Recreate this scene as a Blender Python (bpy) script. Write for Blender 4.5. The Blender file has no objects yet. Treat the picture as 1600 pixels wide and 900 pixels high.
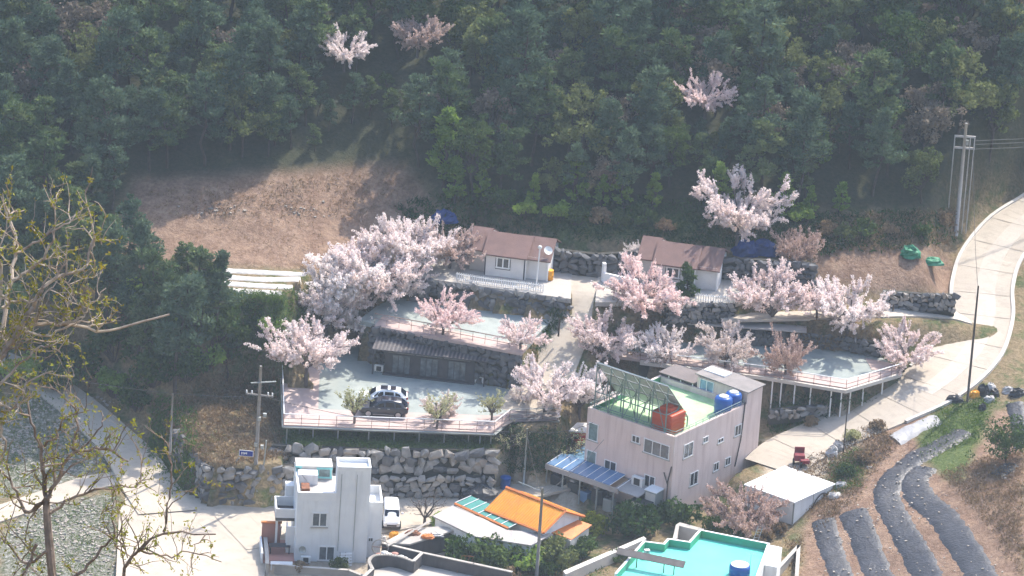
import bpy, bmesh, math, random
import numpy as np
from mathutils import Vector, Matrix
from mathutils.geometry import delaunay_2d_cdt

sc = bpy.context.scene
col = sc.collection
random.seed(7)
RNG = np.random.default_rng(11)
rad = math.radians

# ------------------------------------------------------------------ camera, sky, sun, exposure
DIST, PITCH, ROLL, FOC = 600.0, rad(21), rad(3.8), 9600.0      # focal length in pixels of a 1600 px wide frame
AIM = np.array([0, 0, 10.0])
FWD = np.array([0, math.cos(PITCH), -math.sin(PITCH)])
CAM = AIM - FWD * DIST
R0 = np.array([1.0, 0, 0]); U0 = np.cross(R0, FWD)
RC = math.cos(ROLL) * R0 + math.sin(ROLL) * U0
UC = math.cos(ROLL) * U0 - math.sin(ROLL) * R0
cd = bpy.data.cameras.new("camera"); cam = bpy.data.objects.new("camera", cd); col.objects.link(cam)
cam.matrix_world = Matrix(((RC[0], UC[0], -FWD[0], CAM[0]), (RC[1], UC[1], -FWD[1], CAM[1]),
                           (RC[2], UC[2], -FWD[2], CAM[2]), (0, 0, 0, 1)))
cd.sensor_width = 36.0; cd.lens = 36.0 * FOC / 1600.0
cd.clip_start = 1.0; cd.clip_end = 5000.0
sc.camera = cam

SUN = Vector((0.37, 0.55, 0.86)).normalized()
w = bpy.data.worlds.new("World"); sc.world = w; w.use_nodes = True
nt = w.node_tree; nt.nodes.clear()
sky = nt.nodes.new("ShaderNodeTexSky"); sky.sky_type = 'NISHITA'; sky.sun_disc = False
sky.sun_elevation = math.asin(SUN.z); sky.sun_rotation = math.atan2(SUN.x, SUN.y)
sky.dust_density = 2.0
bg = nt.nodes.new("ShaderNodeBackground"); bg.inputs[1].default_value = 0.15
wo = nt.nodes.new("ShaderNodeOutputWorld")
nt.links.new(sky.outputs[0], bg.inputs[0]); nt.links.new(bg.outputs[0], wo.inputs[0])
sl = bpy.data.lights.new("sun", 'SUN'); sl.energy = 2.7; sl.angle = rad(0.6); sl.color = (1.0, 0.93, 0.82)
sun = bpy.data.objects.new("sun", sl); col.objects.link(sun); sun.location = (40, 120, 260)
sun.rotation_euler = SUN.to_track_quat('Z', 'Y').to_euler()
vs = sc.view_settings; vs.view_transform = 'Standard'; vs.look = 'None'; vs.gamma = 1.0; vs.exposure = 1.5
vs.use_curve_mapping = False
sc.render.engine = 'CYCLES'
cy = sc.cycles
cy.use_denoising = True; cy.max_bounces = 4; cy.diffuse_bounces = 2; cy.glossy_bounces = 2
cy.transmission_bounces = 3; cy.volume_bounces = 0; cy.transparent_max_bounces = 6
cy.use_adaptive_sampling = True; cy.adaptive_threshold = 0.03

# ------------------------------------------------------------------ survey helpers: where things stand
def S(u, v, z):
    """plan position of the point seen at (u, v) when its height is z"""
    d = FWD * FOC + (u - 800) * RC - (v - 450) * UC
    q = CAM + d * ((z - CAM[2]) / d[2])
    return np.array([q[0], q[1]])
def S3(u, v, z):
    q = S(u, v, z); return (q[0], q[1], z)
def proj(P):
    wv = np.asarray(P, float) - CAM; k = wv @ FWD
    return 800 + FOC * (wv @ RC) / k, 450 - FOC * (wv @ UC) / k

# ------------------------------------------------------------------ materials
MATS = {}
def newmat(name):
    m = bpy.data.materials.new(name); m.use_nodes = True; MATS[name] = m
    return m, m.node_tree, m.node_tree.nodes["Principled BSDF"]
def noise(t, scale, detail=4, coord=None, rough=0.6):
    n = t.nodes.new("ShaderNodeTexNoise"); n.inputs["Scale"].default_value = scale
    n.inputs["Detail"].default_value = detail; n.inputs["Roughness"].default_value = rough
    if coord is not None: t.links.new(coord, n.inputs["Vector"])
    return n
def ramp(t, fac, stops):
    r = t.nodes.new("ShaderNodeValToRGB"); t.links.new(fac, r.inputs[0])
    e = r.color_ramp.elements
    while len(e) < len(stops): e.new(0.5)
    for i, (p, c) in enumerate(stops):
        e[i].position = p; e[i].color = (*c, 1) if len(c) == 3 else c
    return r
def geo_pos(t):
    return t.nodes.new("ShaderNodeNewGeometry").outputs["Position"]
def mat(name, c, rough=0.8, c2=None, scale=0.7, bump=0.0, bscale=8.0, metal=0.0, spec=0.3, stain=None, dirt=None, crack=None):
    """a plain surface with soft patchy variation between c and c2, fine grain and optional streaky staining"""
    m, t, b = newmat(name)
    b.inputs["Roughness"].default_value = rough; b.inputs["Metallic"].default_value = metal
    b.inputs["Specular IOR Level"].default_value = spec
    if c2 is None: c2 = tuple(x * 0.82 for x in c)
    pos = geo_pos(t)
    n1 = noise(t, scale, 2.5, pos)
    r = ramp(t, n1.outputs[0], [(0.35, c), (0.7, c2)])
    out = r.outputs[0]
    if stain:
        mp = t.nodes.new("ShaderNodeMapping"); mp.inputs["Scale"].default_value = (1.3, 1.3, 0.13)
        t.links.new(pos, mp.inputs[0]); n2 = noise(t, 1.6, 3, mp.outputs[0])
        r2 = ramp(t, n2.outputs[0], [(0.48, (0, 0, 0)), (0.72, (1, 1, 1))])
        mx = t.nodes.new("ShaderNodeMix"); mx.data_type = 'RGBA'
        k = t.nodes.new("ShaderNodeMath"); k.operation = 'MULTIPLY'; k.inputs[1].default_value = 0.55
        t.links.new(r2.outputs[0], k.inputs[0]); t.links.new(k.outputs[0], mx.inputs[0])
        t.links.new(out, mx.inputs[6]); mx.inputs[7].default_value = (*stain, 1); out = mx.outputs[2]
    if dirt:
        n4 = noise(t, 0.9, 4, pos, 0.7); r4 = ramp(t, n4.outputs[0], [(0.5, (0, 0, 0)), (0.72, (0.75, 0.75, 0.75))])
        mx = t.nodes.new("ShaderNodeMix"); mx.data_type = 'RGBA'; t.links.new(r4.outputs[0], mx.inputs[0]); t.links.new(out, mx.inputs[6]); mx.inputs[7].default_value = (*dirt, 1); out = mx.outputs[2]
    if crack:
        vo = t.nodes.new("ShaderNodeTexVoronoi"); vo.feature = 'DISTANCE_TO_EDGE'; vo.inputs["Scale"].default_value = 0.23; t.links.new(pos, vo.inputs["Vector"])
        r5 = ramp(t, vo.outputs["Distance"], [(0.0, (0.6, 0.6, 0.6)), (0.022, (0, 0, 0))])
        mx = t.nodes.new("ShaderNodeMix"); mx.data_type = 'RGBA'; t.links.new(r5.outputs[0], mx.inputs[0]); t.links.new(out, mx.inputs[6]); mx.inputs[7].default_value = (*crack, 1); out = mx.outputs[2]
    t.links.new(out, b.inputs["Base Color"])
    if bump:
        n3 = noise(t, bscale, 2, pos); bp = t.nodes.new("ShaderNodeBump")
        bp.inputs["Strength"].default_value = bump; bp.inputs["Distance"].default_value = 0.08
        t.links.new(n3.outputs[0], bp.inputs["Height"]); t.links.new(bp.outputs[0], b.inputs["Normal"])
    return m
def leafmat(name, cols, trans=0.35, rough=0.7):
    """leaves or petals: colour differs from leaf to leaf and a little from plant to plant; light passes through them"""
    m, t, b = newmat(name)
    g = t.nodes.new("ShaderNodeNewGeometry"); oi = t.nodes.new("ShaderNodeObjectInfo")
    n = noise(t, 0.55, 2, g.outputs["Position"])
    a1 = t.nodes.new("ShaderNodeMath"); a1.operation = 'MULTIPLY_ADD'; a1.inputs[1].default_value = 0.4
    t.links.new(g.outputs["Random Per Island"], a1.inputs[0])
    a2 = t.nodes.new("ShaderNodeMath"); a2.operation = 'MULTIPLY'; a2.inputs[1].default_value = 0.35
    t.links.new(oi.outputs["Random"], a2.inputs[0])
    a3 = t.nodes.new("ShaderNodeMath"); a3.operation = 'MULTIPLY_ADD'; a3.inputs[1].default_value = 0.5
    t.links.new(n.outputs[0], a3.inputs[0]); t.links.new(a2.outputs[0], a3.inputs[2])
    t.links.new(a3.outputs[0], a1.inputs[2])
    k = len(cols)
    r = ramp(t, a1.outputs[0], [(0.2 + 0.65 * i / (k - 1), c) for i, c in enumerate(cols)])
    d = t.nodes.new("ShaderNodeBsdfDiffuse"); tr = t.nodes.new("ShaderNodeBsdfTranslucent")
    t.links.new(r.outputs[0], d.inputs[0]); t.links.new(r.outputs[0], tr.inputs[0])
    mx = t.nodes.new("ShaderNodeMixShader"); mx.inputs[0].default_value = trans
    t.links.new(d.outputs[0], mx.inputs[1]); t.links.new(tr.outputs[0], mx.inputs[2])
    t.nodes.remove(b)
    t.links.new(mx.outputs[0], t.nodes["Material Output"].inputs[0])
    return m
def glassmat(name, c, rough=0.12):
    m, t, b = newmat(name); b.inputs["Base Color"].default_value = (*c, 1)
    b.inputs["Roughness"].default_value = rough; b.inputs["Specular IOR Level"].default_value = 0.6
    n = noise(t, 1.7, 2, geo_pos(t)); r = ramp(t, n.outputs[0], [(0.3, tuple(x * 0.6 for x in c)), (0.75, tuple(min(1, x * 1.5) for x in c))])
    t.links.new(r.outputs[0], b.inputs["Base Color"])
    return m

mat('white_wall', (0.78, 0.79, 0.79), 0.75, (0.70, 0.71, 0.72), 0.5, stain=(0.60, 0.60, 0.59))
mat('white_paint', (0.78, 0.78, 0.77), 0.5, (0.72, 0.72, 0.72))
mat('pink_wall', (0.66, 0.54, 0.495), 0.85, (0.61, 0.495, 0.455), 0.45, stain=(0.45, 0.33, 0.30))
mat('cream_wall', (0.62, 0.58, 0.52), 0.85, (0.54, 0.51, 0.47), 0.8)
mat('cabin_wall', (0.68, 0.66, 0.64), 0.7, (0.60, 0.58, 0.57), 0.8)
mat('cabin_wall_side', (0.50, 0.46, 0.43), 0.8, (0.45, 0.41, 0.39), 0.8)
mat('cabin_roof', (0.175, 0.105, 0.092), 0.8, (0.14, 0.085, 0.075), 0.9, bump=0.3, bscale=10)
mat('dark_trim', (0.05, 0.05, 0.06), 0.5)
mat('green_floor', (0.33, 0.50, 0.25), 0.6, (0.40, 0.56, 0.33), 0.5, dirt=(0.24, 0.36, 0.18))
mat('green_parapet_shaded', (0.07, 0.25, 0.13), 0.6, (0.05, 0.2, 0.11), 0.6)  # deep green carries the shade of the terrace parapet's inner side
mat('turquoise_floor', (0.10, 0.56, 0.44), 0.5, (0.13, 0.62, 0.50), 0.25, dirt=(0.10, 0.42, 0.34))
mat('turquoise_wall_shaded', (0.06, 0.36, 0.27), 0.6, (0.07, 0.30, 0.16), 0.4)  # darker than the floor: shade on inner parapet faces put into the colour
mat('turquoise_paint', (0.25, 0.62, 0.62), 0.5)
mat('orange_roof', (0.72, 0.30, 0.035), 0.45, (0.64, 0.24, 0.03), 0.6, dirt=(0.50, 0.22, 0.06))
mat('orange_rust', (0.62, 0.20, 0.05), 0.6, (0.46, 0.15, 0.05), 1.4)
mat('green_sheet', (0.05, 0.21, 0.17), 0.25, (0.07, 0.26, 0.21), 0.8, spec=0.5)
mat('blue_sheet', (0.10, 0.19, 0.33), 0.2, (0.15, 0.25, 0.40), 0.8, spec=0.6)
mat('grey_roof', (0.40, 0.37, 0.35), 0.8, (0.32, 0.30, 0.29), 0.6)
mat('concrete', (0.42, 0.39, 0.35), 0.9, (0.34, 0.31, 0.28), 0.5, bump=0.15)
mat('concrete_dark', (0.11, 0.10, 0.10), 0.9, (0.075, 0.07, 0.068), 0.8, stain=(0.05, 0.045, 0.04))
mat('concrete_road', (0.44, 0.385, 0.315), 0.9, (0.37, 0.32, 0.265), 0.16, bump=0.1, bscale=3, dirt=(0.31, 0.27, 0.22))
mat('concrete_road_pale', (0.48, 0.43, 0.365), 0.9, (0.42, 0.37, 0.315), 0.3, dirt=(0.36, 0.31, 0.26))
mat('joint_grey', (0.33, 0.285, 0.235), 0.9)
mat('road_edge', (0.55, 0.51, 0.46), 0.8, (0.45, 0.42, 0.38), 0.9)
mat('asphalt_green', (0.30, 0.328, 0.308), 0.9, (0.24, 0.27, 0.258), 0.22, bump=0.1, bscale=5, dirt=(0.20, 0.225, 0.217))
mat('deck_pink', (0.45, 0.35, 0.32), 0.8, (0.38, 0.295, 0.275), 0.5)
mat('deck_grey', (0.17, 0.145, 0.14), 0.8, (0.13, 0.11, 0.11), 0.7)
mat('roof_felt', (0.25, 0.225, 0.215), 0.9, (0.19, 0.175, 0.17), 0.8)
mat('steel', (0.34, 0.36, 0.35), 0.5, metal=0.4)
mat('steel_green', (0.20, 0.27, 0.25), 0.5, metal=0.3)
mat('iron_dark', (0.05, 0.05, 0.05), 0.6)
mat('rail_brown', (0.24, 0.165, 0.145), 0.7)
mat('rust', (0.23, 0.09, 0.045), 0.8, (0.13, 0.06, 0.035), 2.0)
mat('pole_concrete', (0.27, 0.25, 0.23), 0.9, (0.20, 0.19, 0.18), 1.5)
mat('pole_pale', (0.46, 0.44, 0.42), 0.85, (0.38, 0.36, 0.35), 1.5)
mat('pole_brown', (0.085, 0.065, 0.05), 0.9, (0.06, 0.048, 0.04), 1.5)
mat('yellow_paint', (0.42, 0.24, 0.04), 0.8)
mat('orange_plastic', (0.50, 0.082, 0.03), 0.45, (0.44, 0.065, 0.025), 0.8)
mat('blue_plastic', (0.012, 0.075, 0.30), 0.35, (0.018, 0.10, 0.36), 0.8)
mat('white_plastic', (0.72, 0.72, 0.70), 0.5)
mat('red_paint', (0.42, 0.018, 0.03), 0.5, (0.36, 0.02, 0.03), 1.0)
mat('maroon', (0.19, 0.018, 0.03), 0.55, (0.14, 0.015, 0.025), 2.0)
mat('yellow_plastic', (0.75, 0.33, 0.02), 0.5)
mat('blue_tarp', (0.016, 0.05, 0.20), 0.5, (0.02, 0.03, 0.10), 1.3, bump=0.6, bscale=3)
mat('green_tarp', (0.05, 0.24, 0.13), 0.6, (0.035, 0.18, 0.10), 1.0, bump=0.5, bscale=3)
mat('black_tarp', (0.03, 0.03, 0.033), 0.5, (0.05, 0.05, 0.055), 1.5, bump=0.6, bscale=3)
mat('mulch', (0.024, 0.025, 0.031), 0.5, (0.045, 0.047, 0.058), 0.9, bump=1.0, bscale=3.5, spec=0.45)
mat('silver_sheet', (0.36, 0.35, 0.35), 0.5, (0.26, 0.26, 0.27), 1.0, bump=0.5, bscale=3)
mat('white_film', (0.50, 0.48, 0.46), 0.5, (0.38, 0.36, 0.34), 1.4, bump=0.4, bscale=3)
mat('stone', (0.30, 0.285, 0.265), 0.9, (0.19, 0.18, 0.17), 1.2, bump=0.7, bscale=4)
mat('stone_dark', (0.15, 0.148, 0.15), 0.9, (0.09, 0.09, 0.094), 1.2, bump=0.7, bscale=4)
mat('stone_warm', (0.36, 0.32, 0.275), 0.9, (0.24, 0.21, 0.185), 1.2, bump=0.7, bscale=4)
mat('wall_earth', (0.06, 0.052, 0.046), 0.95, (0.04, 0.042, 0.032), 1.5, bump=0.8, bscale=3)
mat('wood_dark', (0.07, 0.065, 0.07), 0.7, (0.05, 0.048, 0.053), 1.2)
mat('wood_grey', (0.155, 0.14, 0.14), 0.8, (0.11, 0.10, 0.10), 1.2)
mat('wood_brown', (0.14, 0.06, 0.05), 0.7, (0.10, 0.045, 0.04), 1.2)
mat('salmon', (0.42, 0.22, 0.175), 0.8, (0.36, 0.18, 0.15), 0.7)
mat('bark', (0.085, 0.065, 0.055), 0.95, (0.05, 0.04, 0.036), 3.0, bump=0.5, bscale=12)
mat('bark_pale', (0.46, 0.385, 0.31), 0.9, (0.20, 0.155, 0.125), 5.0)
mat('bark_mid', (0.30, 0.23, 0.18), 0.9, (0.10, 0.075, 0.06), 5.0)
mat('bark_grey', (0.115, 0.095, 0.09), 0.95, (0.08, 0.065, 0.06), 3.0)
mat('car_dark', (0.022, 0.022, 0.03), 0.3, (0.026, 0.026, 0.034), 0.4, spec=0.7)
mat('car_white', (0.76, 0.77, 0.78), 0.3, (0.74, 0.75, 0.77), 0.4, spec=0.6)
mat('tyre', (0.015, 0.015, 0.016), 0.9)
mat('rim', (0.42, 0.42, 0.44), 0.35, metal=0.7)
mat('lamp_glass', (0.6, 0.62, 0.62), 0.15, spec=0.7)
mat('tail_red', (0.3, 0.012, 0.012), 0.3)
mat('solar_back', (0.40, 0.48, 0.45), 0.4, (0.47, 0.54, 0.52), 0.9)
mat('sign_blue', (0.01, 0.03, 0.24), 0.5)
mat('terracotta_pot', (0.06, 0.035, 0.028), 0.35, (0.08, 0.045, 0.035), 2)
glassmat('window_glass', (0.035, 0.042, 0.052))
glassmat('window_curtain', (0.10, 0.115, 0.13), 0.2)
glassmat('green_glass', (0.15, 0.22, 0.22), 0.12)
glassmat('blue_glass', (0.14, 0.26, 0.38), 0.12)
glassmat('car_glass', (0.006, 0.008, 0.018), 0.06)
leafmat('pine_leaf', [(0.055, 0.092, 0.042), (0.095, 0.145, 0.058), (0.165, 0.205, 0.085)], 0.25)
leafmat('pine_leaf_blue', [(0.046, 0.082, 0.052), (0.078, 0.125, 0.075), (0.125, 0.175, 0.10)], 0.25)
leafmat('broad_leaf', [(0.065, 0.095, 0.035), (0.115, 0.145, 0.05), (0.19, 0.21, 0.08)], 0.3)
leafmat('bare_twig', [(0.12, 0.10, 0.08), (0.19, 0.155, 0.12), (0.26, 0.21, 0.155)], 0.2)
leafmat('young_leaf', [(0.11, 0.20, 0.035), (0.20, 0.31, 0.06), (0.32, 0.42, 0.10)], 0.5)
leafmat('evergreen_leaf', [(0.02, 0.045, 0.018), (0.045, 0.085, 0.025), (0.10, 0.14, 0.04)], 0.25)
leafmat('yellow_leaf', [(0.12, 0.15, 0.02), (0.25, 0.28, 0.03), (0.40, 0.40, 0.05)], 0.4)
leafmat('bud_leaf', [(0.20, 0.17, 0.03), (0.30, 0.28, 0.05), (0.24, 0.30, 0.06)], 0.35)
leafmat('olive_leaf', [(0.20, 0.15, 0.03), (0.30, 0.24, 0.05), (0.26, 0.27, 0.07)], 0.3)
leafmat('sapling_leaf', [(0.28, 0.29, 0.13), (0.42, 0.42, 0.22), (0.55, 0.52, 0.33)], 0.4)
leafmat('blossom', [(0.76, 0.59, 0.56), (0.91, 0.79, 0.76), (0.97, 0.92, 0.895)], 0.45)
leafmat('blossom_pink', [(0.70, 0.45, 0.44), (0.88, 0.67, 0.645), (0.95, 0.84, 0.805)], 0.45)
leafmat('blossom_white', [(0.60, 0.48, 0.43), (0.78, 0.67, 0.62), (0.88, 0.80, 0.76)], 0.35)
leafmat('blossom_tan', [(0.36, 0.235, 0.185), (0.54, 0.39, 0.33), (0.74, 0.60, 0.55)], 0.35)
leafmat('dry_leaf', [(0.16, 0.105, 0.06), (0.25, 0.175, 0.105), (0.33, 0.25, 0.15)], 0.25)
leafmat('grass_green', [(0.055, 0.105, 0.022), (0.10, 0.16, 0.035), (0.16, 0.21, 0.06)], 0.35)

# ------------------------------------------------------------------ mesh helpers
ORG = {}
def props(o, label=None, cat=None, group=None, kind=None):
    if label: o["label"] = label
    if cat: o["category"] = cat
    if group: o["group"] = group
    if kind: o["kind"] = kind
    return o
def root(name, loc, label, cat, group=None, rz=0.0):
    o = bpy.data.objects.new(name, None); col.objects.link(o)
    o.location = loc; o.rotation_euler = (0, 0, rz); o.empty_display_size = 0.2
    ORG[o.name] = np.array(loc, float) if rz == 0 else None
    return props(o, label, cat, group)
def link(name, me, parent=None, loc=None):
    o = bpy.data.objects.new(name, me); col.objects.link(o)
    if parent is not None: o.parent = parent
    if loc is not None: o.location = loc
    return o
def mesh_from(name, V, F, m, smooth=False):
    me = bpy.data.meshes.new(name)
    me.from_pydata([tuple(v) for v in V], [], F)
    if m: me.materials.append(MATS[m] if isinstance(m, str) else m)
    if smooth: me.polygons.foreach_set("use_smooth", [True] * len(me.polygons))
    me.update(); return me
def quads_mesh(name, V, m):
    """V: (n, 4, 3) array of loose quads"""
    n = len(V); me = bpy.data.meshes.new(name)
    me.vertices.add(n * 4); me.vertices.foreach_set("co", np.ascontiguousarray(V, np.float32).ravel())
    me.loops.add(n * 4); me.loops.foreach_set("vertex_index", np.arange(n * 4, dtype=np.int32))
    me.polygons.add(n); me.polygons.foreach_set("loop_start", np.arange(0, n * 4, 4, dtype=np.int32))
    me.polygons.foreach_set("loop_total", np.full(n, 4, np.int32))
    me.materials.append(MATS[m]); me.update(calc_edges=True); return me

class MB:
    def __init__(s): s.V = []; s.F = []
    def add(s, V, F):
        k = len(s.V); s.V += [tuple(map(float, v)) for v in V]; s.F += [[i + k for i in f] for f in F]; return s
    def box(s, c, size, ang=0.0, tilt=0.0):
        lx, ly, lz = (x / 2 for x in size)
        P = [(-lx, -ly, -lz), (lx, -ly, -lz), (lx, ly, -lz), (-lx, ly, -lz), (-lx, -ly, lz), (lx, -ly, lz), (lx, ly, lz), (-lx, ly, lz)]
        if tilt:
            ct, st = math.cos(tilt), math.sin(tilt); P = [(x, y * ct - z * st, y * st + z * ct) for x, y, z in P]
        ca, sa = math.cos(ang), math.sin(ang)
        P = [(c[0] + x * ca - y * sa, c[1] + x * sa + y * ca, c[2] + z) for x, y, z in P]
        return s.add(P, [[3, 2, 1, 0], [4, 5, 6, 7], [0, 1, 5, 4], [1, 2, 6, 5], [2, 3, 7, 6], [3, 0, 4, 7]])
    def prism(s, poly, z0, z1):
        n = len(poly)
        a = sum(poly[i][0] * poly[(i + 1) % n][1] - poly[(i + 1) % n][0] * poly[i][1] for i in range(n))
        if a < 0: poly = list(poly)[::-1]
        zf = (lambda z, i: z[i] if hasattr(z, '__len__') else z)
        V = [(p[0], p[1], zf(z0, i)) for i, p in enumerate(poly)] + [(p[0], p[1], zf(z1, i)) for i, p in enumerate(poly)]
        return s.add(V, [list(range(n))[::-1], list(range(n, 2 * n))] + [[i, (i + 1) % n, n + (i + 1) % n, n + i] for i in range(n)])
    def tube(s, pts, r, n=6, cap=True):
        pts = [np.array(p, float) for p in pts]; rs = r if hasattr(r, '__len__') else [r] * len(pts)
        k = len(s.V); up = np.array([0.13, 0.21, 0.97])
        for i, p in enumerate(pts):
            d = pts[min(i + 1, len(pts) - 1)] - pts[max(i - 1, 0)]; d = d / (np.linalg.norm(d) + 1e-9)
            a = np.cross(d, up)
            if np.linalg.norm(a) < 0.05: a = np.cross(d, (1, 0, 0))
            a = a / np.linalg.norm(a); b = np.cross(d, a)
            for j in range(n):
                t = 2 * math.pi * j / n; s.V.append(tuple(p + rs[i] * (a * math.cos(t) + b * math.sin(t))))
        for i in range(len(pts) - 1):
            for j in range(n):
                s.F.append([k + i * n + j, k + i * n + (j + 1) % n, k + (i + 1) * n + (j + 1) % n, k + (i + 1) * n + j])
        if cap:
            s.F.append([k + j for j in range(n)]); s.F.append([k + (len(pts) - 1) * n + j for j in range(n)][::-1])
        return s
    def bar(s, a, b, wdt=0.06):
        return s.tube([a, b], wdt * 0.707, 4)
    def lathe(s, c, prof, n=20):
        k = len(s.V)
        for r, z in prof:
            for j in range(n):
                t = 2 * math.pi * j / n; s.V.append((c[0] + r * math.cos(t), c[1] + r * math.sin(t), c[2] + z))
        for i in range(len(prof) - 1):
            for j in range(n):
                s.F.append([k + i * n + j, k + i * n + (j + 1) % n, k + (i + 1) * n + (j + 1) % n, k + (i + 1) * n + j])
        s.F.append([k + j for j in range(n)][::-1]); s.F.append([k + (len(prof) - 1) * n + j for j in range(n)])
        return s
    def build(s, name, m, parent=None, smooth=False, local=False, bevel=0.0):
        o0 = np.zeros(3)
        if parent is not None and not local:
            o0 = ORG[parent.name]
        V = [(v[0] - o0[0], v[1] - o0[1], v[2] - o0[2]) for v in s.V]
        me = mesh_from(name, V, s.F, m, smooth)
        o = link(name, me, parent); ORG[o.name] = o0
        if bevel:
            md = o.modifiers.new("bevel", 'BEVEL'); md.width = bevel; md.segments = 2; md.limit_method = 'ANGLE'
        return o
def one(name, mb, m, label, cat, group=None, kind=None, **kw):
    """a thing that is a single mesh: origin at the base centre of its vertices"""
    A = np.array(mb.V); c = np.array([(A[:, 0].min() + A[:, 0].max()) / 2, (A[:, 1].min() + A[:, 1].max()) / 2, A[:, 2].min()])
    mb.V = [tuple(v - c) for v in A]
    o = mb.build(name, m, None, **kw); o.location = c; ORG[o.name] = c
    return props(o, label, cat, group, kind)

# ------------------------------------------------------------------ terrain
TP = [  # survey points: image position and height of the ground there
 (600,795,0),(450,805,-.1),(700,780,.2),(800,760,.6),(880,745,1.0),(300,880,-.4),(150,880,-1),(20,880,-1.5),(60,760,-.8),(20,680,.5),
 (200,715,.4),(130,640,1.8),(60,590,3),(-30,550,4.2),(250,650,3),(340,650,5.2),(250,560,7.2),(120,520,7.6),(30,470,9.2),
 (340,560,8.3),(400,510,11.0),(300,450,12.2),(200,400,12.8),(60,390,12),(400,445,12.6),(400,400,13.4),(330,350,14.6),(500,350,14.6),
 (250,300,16.5),(450,280,17.5),(600,270,17.5),(620,330,14.6),(560,440,12),(520,500,9.8),(470,560,6.6),(700,380,13.6),(900,400,13.2),
 (820,330,16),(960,330,16.2),(1120,340,16.2),(1200,400,13.6),(1290,340,16),(1400,350,15.8),(1380,420,12.9),(1300,430,12.7),(1480,440,12.0),
 (1450,300,17.6),(1580,290,18.5),(700,250,18.8),(1000,250,19.4),(1300,240,20.3),(300,200,19.7),(50,250,17),(-60,330,14),
 (150,80,23.6),(500,60,25.3),(800,60,26),(1100,60,26.8),(1450,60,27.5),(1640,150,24.4),(-40,120,21.8),(800,-40,30),(200,-40,29),(1400,-40,31),
 (1430,560,7.2),(1400,520,8.6),(1250,520,8.0),(1300,640,5.4),(1230,650,4.6),(1240,710,3.4),(1340,690,4.4),(1450,655,5.6),(1550,640,6.6),(1600,590,8.0),
 (1600,480,9.6),(1650,430,11),(1300,760,2.6),(1390,740,3.9),(1500,700,5.6),(1590,700,7.0),(1270,850,1.0),(1400,850,2.6),(1530,850,4.8),(1600,800,6.6),
 (1230,890,.4),(1400,930,1.6),(1600,930,5.2),(1150,800,.6),(1000,850,.1),(850,880,-.2),(700,890,-.3),(500,900,-.3),(940,700,1.2),(860,690,1.8),
]
GX = np.concatenate([-np.geomspace(900, 66, 16), np.arange(-60, 62.01, 0.6), np.geomspace(66, 900, 16)])
GY = np.concatenate([np.array([-900, -760, -640, -600, -570, -560, -545, -520, -490, -460, -420, -380, -330, -280, -230, -190, -155, -130, -110, -95, -84, -76, -70]),
                     np.arange(-64, 48.01, 0.6), np.array([52, 57, 64, 74, 90, 115, 150, 200, 270, 360, 500, 800])])
PTS = np.array([[*S(u, v, z), z] for u, v, z in TP])
def _U(d2): return 0.5 * d2 * np.log(d2 + 1e-9)
def _tps(P, reg=6.0):
    n = len(P); A = np.zeros((n + 3, n + 3))
    d2 = ((P[:, None, :2] - P[None, :, :2]) ** 2).sum(-1)
    A[:n, :n] = _U(d2) + reg * np.eye(n); A[:n, n] = 1; A[:n, n + 1:] = P[:, :2]; A[n, :n] = 1; A[n + 1:, :n] = P[:, :2].T
    return np.linalg.solve(A, np.concatenate([P[:, 2], np.zeros(3)]))
TW = _tps(PTS)
def tps_eval(x, y):
    out = np.full(x.shape, TW[len(PTS)]) + TW[len(PTS) + 1] * x + TW[len(PTS) + 2] * y
    for i, (px, py, _) in enumerate(PTS): out += TW[i] * _U((x - px) ** 2 + (y - py) ** 2)
    return out
def vnoise(x, y, s, seed=0):
    """smooth value noise on a lattice of size s"""
    r = np.random.default_rng(seed).random((256, 256)); X = x / s + 100; Y = y / s + 100
    i = np.floor(X).astype(int); j = np.floor(Y).astype(int); fx = X - i; fy = Y - j
    fx = fx * fx * (3 - 2 * fx); fy = fy * fy * (3 - 2 * fy); g = lambda a, b: r[a % 256, b % 256]
    return (g(i, j) * (1 - fx) + g(i + 1, j) * fx) * (1 - fy) + (g(i, j + 1) * (1 - fx) + g(i + 1, j + 1) * fx) * fy - 0.5
XX, YY = np.meshgrid(GX, GY, indexing='ij')
HZ = tps_eval(np.clip(XX, -58, 60), np.clip(YY, -60, 42))
HZ += np.clip(YY - 42, 0, 330) * 0.44
HZ += 0.55 * vnoise(XX, YY, 7, 1) * np.clip((YY + 70) / 20, 0, 1) + 0.22 * vnoise(XX, YY, 2.2, 2)
near = np.interp(YY, [-900, -640, -562, -556, -110, -78, -60], [240, 226, 223.4, 221.2, -9, -4, 0])
k = np.clip((-60 - YY) / 18, 0, 1); HZ = HZ * (1 - k) + near * k

def polydist(x, y, pts):
    """distance to a polyline and the height interpolated along it"""
    best = np.full(x.shape, 1e9); zz = np.zeros(x.shape); ww = np.zeros(x.shape)
    for a, b in zip(pts[:-1], pts[1:]):
        dx, dy = b[0] - a[0], b[1] - a[1]; t = np.clip(((x - a[0]) * dx + (y - a[1]) * dy) / (dx * dx + dy * dy), 0, 1)
        d = np.hypot(x - a[0] - t * dx, y - a[1] - t * dy); m = d < best
        best = np.where(m, d, best); zz = np.where(m, a[2] + t * (b[2] - a[2]), zz); ww = np.where(m, a[3] + t * (b[3] - a[3]), ww)
    return best, zz, ww
def inside(x, y, poly):
    r = np.zeros(np.shape(x), bool); n = len(poly)
    for i in range(n):
        x1, y1 = poly[i][:2]; x2, y2 = poly[(i + 1) % n][:2]
        c = ((y1 > y) != (y2 > y)) & (x < (x2 - x1) * (y - y1) / (y2 - y1 + 1e-12) + x1); r ^= c
    return r
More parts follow.
